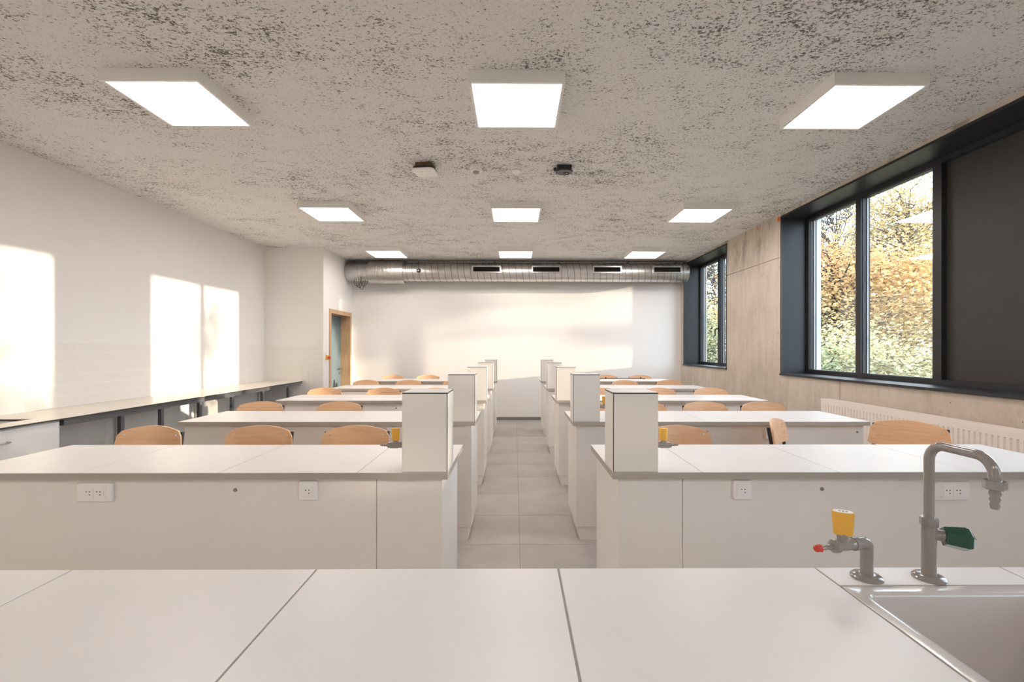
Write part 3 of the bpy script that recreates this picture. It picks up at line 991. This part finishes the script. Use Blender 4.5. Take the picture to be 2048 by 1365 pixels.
# ---------------------------------------------------------------- chairs
def chair_proto():
    t = thing('school_chair', '', 'chair', (0, 0, 0), 0, 'beech chairs behind the benches')
    nx, nz = 18, 8
    zb, thick = 0.778, 0.011
    def pt(u, w, off):
        # u in [-1,1] across, w in [0,1] up
        au = abs(u)
        ztop = 0.962 - 0.036 * u * u
        z = zb + (ztop - zb) * w
        half = 0.228 - 0.020 * (z - zb) / (0.962 - zb)
        rr = 0.0
        x = u * half
        if au > 0.85:
            f = (au - 0.85) / 0.15
            ztop2 = ztop - 0.024 * (f ** 2.6)
            zbot2 = zb + 0.016 * (f ** 2.6)
            z = zbot2 + (ztop2 - zbot2) * w
        y = 0.185 + 0.036 * (1 - u * u) + (z - zb) * 0.16 + off
        return (x, y, z)
    vs, fs = [], []
    for off in (0.0, thick):
        for j in range(nz + 1):
            for i in range(nx + 1):
                vs.append(pt(-1 + 2 * i / nx, j / nz, off))
    m = (nx + 1) * (nz + 1)
    for j in range(nz):
        for i in range(nx):
            a = j * (nx + 1) + i
            fs.append((a, a + 1, a + nx + 2, a + nx + 1))
            fs.append((m + a, m + a + nx + 1, m + a + nx + 2, m + a + 1))
    rim = [i for i in range(nx + 1)] + [(j + 1) * (nx + 1) - 1 for j in range(1, nz + 1)] + [nz * (nx + 1) + i for i in range(nx - 1, -1, -1)] + [j * (nx + 1) for j in range(nz - 1, 0, -1)]
    for a, b in zip(rim, rim[1:] + rim[:1]):
        fs.append((a, m + a, m + b, b))
    br = MB().add(vs, fs).build('backrest', M['beech'], t, smooth=45)
    for u in (-0.80, 0.80):
        for w in (0.42, 0.80):
            p = Vector(pt(u, w, 0))
            MB().lathe([(0.0065, -0.0005), (0.006, 0.0018), (0.003, 0.0024)], p, (0, -1, 0.16), 12).build('screw', M['zinc'], br, smooth=40)
    # seat: curved ply shell
    vs, fs = [], []
    for off in (0.0, -0.012):
        for j in range(9):
            for i in range(13):
                u, w = -1 + 2 * i / 12, j / 8
                hw = 0.205 - 0.012 * w
                zz = 0.560 + 0.010 * u * u - (0.028 * ((0.25 - w) / 0.25) ** 2 if w < 0.25 else 0) + off
                vs.append((u * hw, -0.215 + 0.39 * w - (0.02 * u * u if w < 0.5 else -0.015 * u * u), zz))
    m = 13 * 9
    for j in range(8):
        for i in range(12):
            a = j * 13 + i
            fs.append((a, a + 1, a + 14, a + 13))
            fs.append((m + a, m + a + 13, m + a + 14, m + a + 1))
    rim = list(range(13)) + [(j + 1) * 13 - 1 for j in range(1, 9)] + [8 * 13 + i for i in range(11, -1, -1)] + [j * 13 for j in range(7, 0, -1)]
    for a, b in zip(rim, rim[1:] + rim[:1]):
        fs.append((a, m + a, m + b, b))
    MB().add(vs, fs).build('seat', M['beech'], t, smooth=45)
    for sx in (-1, 1):
        x = sx * 0.178
        MB().tube([(x, -0.19, 0.528), (x, 0.15, 0.528), (x, 0.185, 0.545), (x * 1.05, 0.196, 0.60), (x * 1.10, 0.212, 0.76), (x * 1.115, 0.240, 0.925)], [0.0115] * 6, 10).build('back_tube', M['black_tube'], t, smooth=50)
        MB().tube([(x, -0.17, 0.528), (x * 1.12, -0.215, 0.0)], 0.0115, 10).build('leg', M['black_tube'], t, smooth=50)
        MB().tube([(x, 0.13, 0.528), (x * 1.12, 0.235, 0.0)], 0.0115, 10).build('leg', M['black_tube'], t, smooth=50)
        MB().tube([(x * 1.08, -0.197, 0.21), (x * 1.08, 0.193, 0.21)], 0.009, 8).build('side_stretcher', M['black_tube'], t, smooth=50)
    MB().tube([(-0.192, -0.197, 0.21), (0.192, -0.197, 0.21)], 0.009, 8).build('foot_bar', M['black_tube'], t, smooth=50)
    MB().tube([(-0.178, 0.13, 0.528), (0.178, 0.13, 0.528)], 0.0095, 8).build('cross_tube', M['black_tube'], t, smooth=50)
    return register(t)

def xat(u, y):
    k = (u - 1037.78) / 929.19
    return y * (k + YAW)
CP = None
def place(x, y, rz, label):
    """(x, y): centre of the backrest"""
    global CP
    a = rz
    ox, oy = x + 0.21 * math.sin(a), y - 0.21 * math.cos(a)
    if CP is None:
        CP = chair_proto()
        CP.location = (ox, oy, 0)
        CP.rotation_euler = (0, 0, a)
        CP['label'] = label
    else:
        dup(CP, (ox, oy, 0), a, label)
rows = {
    ('L', 0): [(303, 2.99, -3), (521, 3.0, -2), (713, 3.0, 1)],
    ('L', 1): [(523, 4.36, 1), (680, 4.36, -2)],
    ('L', 2): [(651, 5.88, 2), (768, 5.88, -1), (872, 5.88, 0)],
    ('L', 3): [(733, 7.32, -1), (818, 7.32, -3), (912, 7.32, 1)],
    ('L', 4): [(786, 8.72, -2), (856, 8.72, 1)],
    ('R', 0): [(1358, 3.0, 3)],
    ('R', 1): [(1185, 4.36, 0), (1288, 4.36, -1), (1412, 4.36, 2), (1529, 4.36, 3)],
    ('R', 2): [(1206, 5.88, 1), (1320, 5.88, 2), (1423, 5.88, -3)],
    ('R', 3): [(1250, 7.32, 2), (1340, 7.32, 3)],
    ('R', 4): [(1213, 8.72, 0), (1281, 8.72, -2)],
}
ordn = ('first', 'second', 'third', 'fourth')
rown = ('first', 'second', 'third', 'fourth', 'fifth')
for (side, row), lst in rows.items():
    lst2 = sorted(lst, key=lambda c: -c[0] if side == 'L' else c[0])
    for k, (u, y, a) in enumerate(lst2):
        sn_ = 'tiled-wall side' if side == 'L' else 'window side'
        place(xat(u, y), y, R(a), 'beech chair behind the %s-row bench, %s, %s from the aisle' % (rown[row], sn_, ordn[k]))
place(1.885, 3.30, R(50), 'beech chair turned sideways towards the window behind the first-row bench')
place(2.735, 3.205, R(-49), 'beech chair at an angle beside the radiator, behind the first-row bench')

# ---------------------------------------------------------------- teacher desk
TY0, TY1 = 0.42, 1.1777
XC = (-1.725, -1.113, -0.500, 0.110, 0.765, 1.240, 1.85)
desk = thing('teacher_desk', 'long white demonstration bench in front with pale joints', 'desk', (0, 0, 0))
gp = 0.0026
for a, b in zip(XC, XC[1:]):
    if a == 0.765:
        MB().box(a + gp, b - gp, 1.0915, TY1, ZT - 0.028, ZT).build('worktop_panel', M['top'], desk, bev=0.0012)
        MB().box(a + gp, b - gp, TY0, 0.520, ZT - 0.028, ZT).build('worktop_panel', M['top'], desk, bev=0.0012)
    else:
        MB().box(a + gp, b - gp, TY0, TY1, ZT - 0.028, ZT).build('worktop_panel', M['top'], desk, bev=0.0012)
for x in XC[1:-1]:
    MB().box(x - gp, x + gp, TY0 + 0.004, TY1 - 0.002, ZT - 0.026, ZT - 0.0022).build('joint_seal', M['seal'], desk)
for ya, yb in ((1.0855, 1.0915), (0.52, 0.526)):
    MB().box(0.765 + gp, 1.24 - gp, ya, yb, ZT - 0.026, ZT - 0.0022).build('joint_seal', M['seal'], desk)
MB().box(XC[0] + 0.02, 0.74, TY1 - 0.05, TY1 - 0.03, 0.0, ZT - 0.028).box(1.26, XC[-1] - 0.02, TY1 - 0.05, TY1 - 0.03, 0.0, ZT - 0.028).box(0.74, 1.26, TY1 - 0.05, TY1 - 0.03, 0.0, ZT - 0.028).build('front_panel', M['panel'], desk)
MB().box(XC[0] + 0.02, XC[0] + 0.04, TY0 + 0.03, TY1 - 0.05, 0.0, ZT - 0.028).build('end_panel', M['panel'], desk)
MB().box(XC[-1] - 0.04, XC[-1] - 0.02, TY0 + 0.03, TY1 - 0.05, 0.0, ZT - 0.028).build('end_panel', M['panel'], desk)

def sink_basin(name, label, x0, x1, y0, y1, zt, rim, depth, rad, lip=0.0):
    t = thing(name, label, 'sink', ((x0 + x1) / 2, (y0 + y1) / 2, zt))
    w, l = x1 - x0, y1 - y0
    rings = []
    def ring(dx, dz, rr):
        return [(px, py, dz) for px, py in rrect(w - 2 * dx, l - 2 * dx, rr, 6)]
    prof = [(0.0, -0.012, 0.004), (0.0, -0.0012, 0.004), (0.0006, -0.0003, 0.004), (0.0015, 0.0, 0.005), (rim * 0.62, 0.0, rad * 0.8), (rim * 0.68, 0.0, rad),
            (rim - 0.006, -0.0007, rad), (rim - 0.003, -0.0022, rad), (rim - 0.001, -0.005, rad), (rim, -0.009, rad),
            (rim + 0.002, -0.03, rad), (rim + 0.012, -depth + 0.05, rad), (rim + 0.020, -depth + 0.02, rad + 0.005), (rim + 0.035, -depth + 0.006, rad + 0.01), (rim + 0.06, -depth, rad)]
    NP = len(prof)
    for dx, dz, rr in prof:
        rings.append(ring(dx, dz, rr))
    mb = MB()
    mb.rings(rings, False)
    mb.f.append(tuple(range((NP - 1) * 28, NP * 28)))
    mb.build('basin', M['sink'], t, smooth=30)
    MB().lathe([(0.032, -depth + 0.0005), (0.030, -depth + 0.004), (0.012, -depth + 0.001)], (0, 0, 0), (0, 0, 1), 24).build('drain', M['steel'], t, smooth=40)
    return t
sink_basin('lab_sink', 'deep white ceramic sink set into the teacher desk', 0.765 + 0.0028, 1.240 - 0.0028, 0.5265, 1.0850, ZT, 0.036, 0.27, 0.022)

# gas tap on the desk
gt = thing('gas_tap', 'grey gas tap with yellow knob and red nozzle cap on the teacher desk', 'gas tap', (0.858, 1.125, ZT))
MB().lathe([(0.034, 0.0), (0.034, 0.004), (0.030, 0.008), (0.016, 0.0105)], (0, 0, 0), (0, 0, 1), 32).build('base_flange', M['tap'], gt, smooth=40)
dv = Vector((-0.97, -0.24, 0)).normalized()
zc = 0.087
pts = [Vector((0, 0, 0.008)), Vector((0, 0, zc - 0.012))]
for k in range(1, 6):
    a = R(90 * k / 5)
    pts.append(Vector((0, 0, zc - 0.012)) + dv * (0.012 * (1 - math.cos(a))) + Vector((0, 0, 0.012 * math.sin(a))))
pts.append(Vector((0, 0, zc)) + dv * 0.046)
MB().tube(pts, 0.0138, 20).build('riser', M['tap'], gt, smooth=50)
c0 = Vector((0, 0, zc))
MB().lathe([(0.0158, 0.030), (0.0158, 0.044)], c0, dv, 24).build('union_ring', M['tap'], gt, smooth=40)
MB().lathe([(0.0140, 0.044), (0.0135, 0.05), (0.0135, 0.086), (0.0158, 0.091), (0.0158, 0.101), (0.011, 0.104), (0.0075, 0.105)], c0, dv, 24).build('valve_body', M['tap'], gt, smooth=40)
MB().lathe([(0.0072, 0.103), (0.0058, 0.110), (0.0074, 0.114), (0.0052, 0.122), (0.0068, 0.126), (0.0048, 0.136), (0.0045, 0.142)], c0, dv, 16).build('hose_nozzle', M['tap'], gt, smooth=50)
MB().lathe([(0.0065, 0.139), (0.0095, 0.141), (0.0078, 0.146), (0.0082, 0.152), (0.005, 0.156)], c0, dv, 16).build('nozzle_cap', M['red'], gt, smooth=50)
kc = c0 + dv * 0.073
MB().lathe([(0.0150, 0.006), (0.0130, 0.014), (0.0130, 0.032)], kc, (0, 0, 1), 20).build('valve_neck', M['tap'], gt, smooth=40)
kb = MB()
kax = Vector((0.90, -0.42, 0)).normalized()
knob_mesh(kb, kc + Vector((0, 0, 0.027)), kax, 0, 0.054, 0.0195, 0.0125, 0.0235, 0.0150)
kno = kb.build('yellow_knob', M['yellow'], gt, smooth=40)
kp = MB()
knob_mesh(kp, kc + Vector((0, 0, 0.0805)), kax, 0, 0.0012, 0.0195, 0.0115, 0.0195, 0.0115)
kp.build('knob_plate', M['white_plastic'], kno, smooth=40)
ga = MB()
for q in (-0.007, 0.0, 0.007):
    ga.obox(kc + Vector((0, 0, 0.0819)) + kax * q, kax, Vector((0, 0, 1)).cross(kax), (0, 0, 1), 0.004, 0.007, 0.0005)
ga.build('knob_mark', M['cap_grey'], kno)

# swan-neck water tap
ft = thing('lab_faucet', 'grey swan-neck laboratory water tap with dark green lever', 'faucet', (1.008, 1.122, ZT))
MB().lathe([(0.034, 0.0), (0.034, 0.004), (0.030, 0.008), (0.018, 0.0105)], (0, 0, 0), (0, 0, 1), 32).build('base_flange', M['tap'], ft, smooth=40)
MB().lathe([(0.0150, 0.008), (0.0150, 0.122), (0.0153, 0.128)], (0, 0, 0), (0, 0, 1), 28).build('pillar', M['tap'], ft, smooth=40)
MB().lathe([(0.0175, 0.128), (0.0182, 0.130), (0.0182, 0.147), (0.0172, 0.149)], (0, 0, 0), (0, 0, 1), 8).build('collar_nut', M['tap'], ft, smooth=20)
sp = [Vector((0, 0, 0.145)), Vector((0, 0, 0.288))]
hd_ = Vector((0.0, -1, 0.0))
ra = 0.040
ztop = 0.328
for k in range(1, 8):
    a = R(90 * k / 7)
    sp.append(Vector((0, 0, 0.288)) + hd_ * (ra * (1 - math.cos(a))) + Vector((0, 0, ra * math.sin(a))))
for k in range(0, 10):
    a = R(90 * k / 9)
    sp.append(Vector((0, 0, ztop - ra)) + hd_ * (0.115 + ra * math.sin(a)) + Vector((0, 0, ra * math.cos(a))))
sp.append(Vector((0, 0, ztop - ra - 0.010)) + hd_ * (0.115 + ra))
MB().tube(sp, 0.0107, 18).build('swan_neck', M['tap'], ft, smooth=50)
ep = Vector((0, 0, ztop - ra - 0.006)) + hd_ * (0.115 + ra)
MB().lathe([(0.0185, 0.0), (0.0195, -0.002), (0.0195, -0.016), (0.0185, -0.018)], ep, (0, 0, 1), 8).build('outlet_nut', M['tap'], ft, smooth=20)
MB().lathe([(0.0115, -0.016), (0.0085, -0.022), (0.0105, -0.028), (0.0075, -0.035), (0.0095, -0.040), (0.0068, -0.047), (0.0085, -0.052), (0.0070, -0.060)], ep, (0, 0, 1), 20).build('hose_nozzle', M['tap'], ft, smooth=60)
lv = Vector((0.92, -0.36, -0.05)).normalized()
lo_ = Vector((0, 0, 0.108))
MB().lathe([(0.0125, 0.0), (0.0128, 0.022), (0.0150, 0.030)], lo_, lv, 20).build('valve_stem', M['tap'], ft, smooth=40)
lm = MB()
aw = lv
uu = Vector((0, 0, 1)) - aw * aw.z
uu.normalize()
ww = aw.cross(uu)
def poly6(t, r, sq=1.0):
    c = lo_ + aw * t
    return [c + uu * (r * sq * math.sin(R(60 * k + 30))) + ww * (r * math.cos(R(60 * k + 30))) for k in range(6)]
lm.rings([poly6(0.027, 0.0215), poly6(0.028, 0.0235), poly6(0.068, 0.0285), poly6(0.0755, 0.0265), poly6(0.086, 0.012)])
lm.build('green_lever', M['green'], ft, bev=0.0012)

# ---------------------------------------------------------------- wall counter at the tiled wall
CZ = 0.900
CX = -3.644
cn = thing('wall_counter', 'long cream counter on an anthracite steel frame along the tiled wall', 'counter', (XL, 0, 0))
def cb(x0, x1, y0, y1, z0, z1):
    return MB().box(x0 - XL, x1 - XL, y0, y1, z0, z1)
xa_ = XL + 0.005
SX0, SX1, SY0, SY1 = -4.20, -3.832, 3.10, 3.725
tp = MB()
for a in ((xa_, CX, 1.2, SY0), (xa_, SX0, SY0, SY1), (SX1, CX, SY0, SY1), (xa_, CX, SY1, YJ - 0.006)):
    tp.box(a[0] - XL, a[1] - XL, a[2], a[3], CZ - 0.004, CZ)
tp.build('counter_top', M['counter'], cn)
tq = MB()
for a in ((xa_, CX - 0.001, 1.2, SY0), (xa_, SX0, SY0, SY1), (SX1, CX - 0.001, SY0, SY1), (xa_, CX - 0.001, SY1, YJ - 0.007)):
    tq.box(a[0] - XL, a[1] - XL, a[2], a[3], CZ - 0.016, CZ - 0.0042)
tq.build('counter_core', M['core'], cn)
cb(CX - 0.05, CX - 0.012, 3.80, 7.62, CZ - 0.066, CZ - 0.016).build('frame_rail', M['anthracite'], cn)
cb(xa_ + 0.01, xa_ + 0.04, 3.80, 7.62, CZ - 0.066, CZ - 0.016).build('frame_rail', M['anthracite'], cn)
for yy in (4.38, 4.87, 5.46, 6.08, 6.80, 7.57):
    cb(CX - 0.048, CX - 0.014, yy - 0.035, yy + 0.005, 0.0, CZ - 0.066).build('leg', M['anthracite'], cn)
    cb(CX - 0.30, CX - 0.05, yy - 0.025, yy + 0.005, CZ - 0.056, CZ - 0.018).build('cross_rail', M['anthracite'], cn)
for yy in (5.02, 6.26, 7.78):
    MB().tube([(0.03, yy, 0.0), (0.03, yy, CZ - 0.016)], 0.016, 10).tube([(0.03, yy + 0.06, 0.0), (0.03, yy + 0.06, CZ - 0.016)], 0.010, 10).build('supply_pipe', M['pipe'], cn, smooth=40)
cs = sink_basin('counter_sink', 'shallow sink cut into the cream wall counter', SX0 + 0.001, SX1 - 0.001, SY0 + 0.001, SY1 - 0.001, CZ - 0.017, 0.006, 0.18, 0.02)
cbn = thing('base_cabinet', 'white base cabinet under the cream wall counter', 'cabinet', (XL, 3.7, 0))
MB().box(0.06, CX - XL - 0.045, -0.62, 0.075, 0.08, CZ - 0.21).build('cabinet_body', M['cabinet'], cbn)
MB().box(CX - XL - 0.16, CX - XL - 0.045, -0.62, 0.075, CZ - 0.21, CZ - 0.018).build('cabinet_rail', M['cabinet'], cbn)
dr = MB().box(CX - XL - 0.044, CX - XL - 0.026, -0.52, 0.075, 0.09, CZ - 0.030).build('cabinet_door', M['cabinet'], cbn)
MB().tube([(CX - XL - 0.026, -0.42, CZ - 0.117), (CX - XL + 0.004, -0.42, CZ - 0.117), (CX - XL + 0.006, -0.41, CZ - 0.117), (CX - XL + 0.006, -0.32, CZ - 0.117), (CX - XL - 0.026, -0.312, CZ - 0.117)], 0.006, 8).build('handle', M['steel'], dr, smooth=50)
MB().box(0.08, CX - XL - 0.09, -0.6, 0.06, 0.0, 0.08).build('plinth', M['skirting'], cbn)

# ---------------------------------------------------------------- radiator
RY0, RY1, RZ0, RZ1 = 2.55, 4.935, 0.20, 0.936
rx0, rx1 = XR - 0.118, XR - 0.028
ra_ = thing('radiator', 'long cream ribbed panel radiator under the wide window', 'radiator', (XR, RY0, 0))
def front_panel(xf, name):
    mb = MB()
    pitch = 0.0405
    n = int((RY1 - RY0 - 0.05) / pitch)
    prof = []
    yb = 0.025
    prof.append((xf, 0.004))
    for k in range(n):
        y = yb + k * pitch
        prof += [(xf, y), (xf + 0.009, y + 0.006), (xf + 0.009, y + 0.013), (xf, y + 0.019)]
    prof.append((xf, RY1 - RY0 - 0.004))
    zlo, zhi = RZ0 + 0.045, RZ1 - 0.065
    rows_ = []
    for z, flat in ((RZ0 + 0.004, 1), (zlo - 0.006, 1), (zlo, 0), (zhi, 0), (zhi + 0.006, 1), (RZ1 - 0.022, 1)):
        rows_.append([((xf if flat else p[0]) - XR, p[1], z) for p in prof])
    m = len(prof)
    vs = [p for r in rows_ for p in r]
    fs = [(j * m + i, j * m + i + 1, (j + 1) * m + i + 1, (j + 1) * m + i) for j in range(len(rows_) - 1) for i in range(m - 1)]
    mb.add(vs, fs)
    return mb.build(name, M['radiator'], ra_, smooth=25)
front_panel(rx0, 'ribbed_panel')
MB().box(rx0 + 0.012 - XR, rx1 - XR, 0.006, RY1 - RY0 - 0.006, RZ0 + 0.01, RZ1 - 0.03).build('radiator_core', M['radiator'], ra_)
gr = MB()
for k in range(7):
    x = rx0 + 0.004 + k * 0.0135
    gr.box(x - XR, x + 0.004 - XR, 0.004, RY1 - RY0 - 0.004, RZ1 - 0.012, RZ1 - 0.002)
for k in range(40):
    y = 0.01 + k * 0.06
    gr.box(rx0 + 0.002 - XR, rx1 - XR, y, y + 0.006, RZ1 - 0.010, RZ1 - 0.004)
gr.build('top_grille', M['radiator'], ra_)
MB().box(rx0 - 0.0015 - XR, rx0 + 0.002 - XR, 0.0, RY1 - RY0, RZ1 - 0.024, RZ1).build('top_rim', M['radiator'], ra_)
for y in (0.0, RY1 - RY0 - 0.002):
    MB().box(rx0 - XR, rx1 - XR, y, y + 0.002, RZ0, RZ1).build('side_cover', M['radiator'], ra_)
for y in (0.3, RY1 - RY0 - 0.3):
    MB().box(rx1 - XR, -0.0005, y, y + 0.03, RZ0 + 0.05, RZ1 - 0.1).build('wall_bracket', M['radiator'], ra_)
MB().tube([(rx0 + 0.05 - XR, 0.06, RZ0 + 0.01), (rx0 + 0.05 - XR, 0.06, 0.0)], 0.009, 8).build('feed_pipe', M['pipe'], ra_, smooth=40)

# ---------------------------------------------------------------- outdoors
GZ = -0.35
gnd = MB().box(XR + OW + 0.2, 140, -60, 140, GZ - 0.3, GZ).build('ground', M['grass'])
tag(gnd, 'grassy ground outside the windows', None, None, 'structure')

def leaf_mesh(rng, centres, per, spread, size, tint_fn):
    vs, fs, tn = [], [], []
    for c in centres:
        for _ in range(per):
            p = Vector((rng.gauss(c[0], spread), rng.gauss(c[1], spread), rng.gauss(c[2], spread * 0.75)))
            s = size * rng.uniform(0.6, 1.25)
            n = Vector((rng.gauss(0, 0.55), rng.gauss(0, 0.55), 1.0)).normalized()
            a = n.orthogonal().normalized()
            a.rotate(Matrix.Rotation(rng.uniform(0, 6.283), 3, n))
            b = n.cross(a)
            k = len(vs)
            vs += [tuple(p - a * s * 0.5), tuple(p + b * s * 0.36 - n * s * 0.05), tuple(p + a * s * 0.5 - n * s * 0.16), tuple(p - b * s * 0.36 - n * s * 0.05)]
            fs.append((k, k + 1, k + 2, k + 3))
            tn.append(max(0.0, min(1.0, tint_fn(p) + rng.gauss(0, 0.13))))
    return vs, fs, tn

def tree(name, label, base, trunk_h, cc, rad, n_cl, per, spread, size, mat, tint_fn, seed, thick=0.14, shell=0.35, twigs=0):
    rng = random.Random(seed)
    t = thing(name, label, 'tree', base, 0, 'autumn trees outside the windows')
    bx, by, bz = base
    cl = []
    while len(cl) < n_cl:
        q = Vector((rng.uniform(-1, 1), rng.uniform(-1, 1), rng.uniform(-1, 1)))
        if shell < q.length < 1:
            cl.append(Vector((cc[0] + q.x * rad[0], cc[1] + q.y * rad[1], cc[2] + q.z * rad[2])))
    mb = MB()
    top = Vector((cc[0] * 0.6, cc[1] * 0.6, cc[2] + rad[2] * 0.7))
    fork = Vector((0, 0, trunk_h))
    mb.tube([(0, 0, 0), (0.05, 0.03, trunk_h * 0.5), fork, fork.lerp(top, 0.5) + Vector((0.1, -0.1, 0)), top], [thick, thick * 0.85, thick * 0.7, thick * 0.4, thick * 0.08], 8)
    for c in cl:
        st = fork.lerp(top, max(0.0, min(0.85, (c.z - trunk_h * 0.8) / max(0.5, (top.z - trunk_h)) * 0.7)))
        if c.z < trunk_h:
            st = Vector((0, 0, max(0.15, min(trunk_h, c.z * 0.6))))
        md = st.lerp(c, 0.5) + Vector((rng.uniform(-0.2, 0.2), rng.uniform(-0.2, 0.2), rng.uniform(0.0, 0.35)))
        mb.tube([st, md, c], [thick * 0.22, thick * 0.13, 0.008], 5, False)
        for _ in range(twigs):
            e = c + Vector((rng.gauss(0, spread), rng.gauss(0, spread), rng.gauss(0.1, spread)))
            s2 = md.lerp(c, rng.uniform(0.2, 0.9))
            mb.tube([s2, s2.lerp(e, 0.5) + Vector((0, 0, 0.08)), e], [0.014, 0.010, 0.004], 4, False)
    mb.build('trunk', M['bark'], t, smooth=60)
    if per:
        vs, fs, tn = leaf_mesh(rng, cl, per, spread, size, tint_fn)
        me = bpy.data.meshes.new('foliage')
        me.from_pydata(vs, [], fs)
        me.update()
        at = me.attributes.new('tint', 'FLOAT', 'FACE')
        at.data.foreach_set('value', tn)
        me.materials.append(mat)
        f = link('foliage', me, t)
        f['kind'] = 'stuff'
    return t

# the broad orange maple in front of the wide window
tree('maple_tree', 'broad orange and yellow maple filling the wide window', (10.6, 15.2, GZ), 1.6, (0, 0, 2.65), (4.2, 3.0, 2.75), 210, 200, 0.38, 0.115, M['leaf_maple'],
     lambda p: 0.10 + 0.15 * p.z, 11, 0.16, 0.25, 1)
# taller yellow tree behind it, by the post
tree('yellow_tree', 'tall yellow tree behind the maple', (14.6, 17.2, GZ), 2.6, (0.1, 0, 5.5), (2.2, 1.9, 3.0), 105, 150, 0.40, 0.115, M['leaf_yellow'],
     lambda p: 0.25 + 0.07 * p.z, 5, 0.15, 0.1, 4)
# thin, half bare tree at the far edge of the wide window
tree('bare_tree', 'half bare tree with thin dark twigs beyond the maple', (14.6, 21.0, GZ), 2.6, (0.0, 0, 5.6), (2.2, 2.0, 3.3), 90, 40, 0.55, 0.10, M['leaf_brown'],
     lambda p: 0.45, 8, 0.14, 0.1, 14)
# low green and yellow shrubs
tree('green_shrub', 'low green and yellow shrub below the maple', (8.9, 12.6, GZ), 0.5, (0, 0, 1.15), (2.6, 1.6, 1.15), 60, 170, 0.34, 0.105, M['leaf_green'],
     lambda p: 0.36 + 0.17 * p.z, 21, 0.07, 0.2, 1)
tree('green_shrub', 'dark green shrub beside the outer window reveal', (7.4, 12.4, GZ), 0.5, (0, 0, 1.0), (1.2, 1.2, 1.0), 40, 140, 0.3, 0.10, M['leaf_green'],
     lambda p: 0.1 + 0.22 * p.z, 22, 0.06, 0.2, 1)
# seen through the narrow window
tree('green_shrub', 'tall green and yellow shrub seen through the narrow window', (9.2, 22.2, GZ), 1.0, (0, 0, 1.9), (2.4, 1.8, 1.9), 90, 100, 0.36, 0.15, M['leaf_green'],
     lambda p: 0.12 + 0.17 * p.z, 31, 0.09, 0.2, 1)
tree('bare_tree', 'half bare tree behind the tall shrub, seen through the narrow window', (11.3, 26.5, GZ), 3.2, (0.0, 0, 5.4), (2.4, 2.2, 3.3), 90, 36, 0.55, 0.12, M['leaf_brown'],
     lambda p: 0.55, 32, 0.15, 0.1, 12)
# a far tree line
for k, (x, y, h, sd_) in enumerate(((14, 40, 4.6, 51), (23.5, 34, 5.0, 52), (33, 29, 4.8, 53), (24, 21.5, 3.6, 54))):
    tree('far_tree', 'grey green tree in the distant row, %s from the building' % ordn[k], (x, y, GZ), 1.6, (0, 0, h * 0.62), (3.4, 3.0, h * 0.6), 70, 70, 0.6, 0.27, M['leaf_green'],
         lambda p: 0.3 + 0.05 * p.z, sd_, 0.2, 0.2, 0)
# trees in the low sun, east of the building: they break up the light on the tiled wall
tree('leafy_shrub', 'dense leafy shrub standing in the low sun', (19.0, -0.4, GZ), 0.8, (0, 0, 2.35), (1.0, 1.15, 1.72), 60, 60, 0.22, 0.17, M['leaf_yellow'],
     lambda p: 0.5, 61, 0.07, 0.1, 1)
tree('birch_tree', 'slim sparse tree opposite the wide window', (20.0, 2.3, GZ), 1.8, (0, 0, 3.95), (0.5, 0.50, 0.85), 12, 34, 0.20, 0.16, M['leaf_yellow'],
     lambda p: 0.5, 62, 0.04, 0.1, 2)
tree('birch_tree', 'leafy tree opposite the narrow window', (20.0, 5.05, GZ), 1.6, (0, 0.05, 4.72), (0.5, 0.62, 0.85), 26, 46, 0.18, 0.16, M['leaf_yellow'],
     lambda p: 0.5, 63, 0.05, 0.1, 2)
tree('birch_tree', 'small bushy tree standing behind the others, opposite the narrow window', (20.6, 6.32, GZ), 1.6, (0, 0, 3.83), (0.4, 0.33, 0.24), 10, 46, 0.13, 0.15, M['leaf_yellow'],
     lambda p: 0.5, 65, 0.04, 0.0, 1)
tree('birch_tree', 'tall unseen leafy tree added behind the dense shrub to block low sun', (20.5, -1.25, GZ), 2.0, (0, 0, 4.6), (0.6, 0.72, 1.25), 46, 50, 0.20, 0.16, M['leaf_yellow'],  # unseen, placed and widened to keep low sun off the first-row columns
     lambda p: 0.5, 66, 0.05, 0.0, 1)
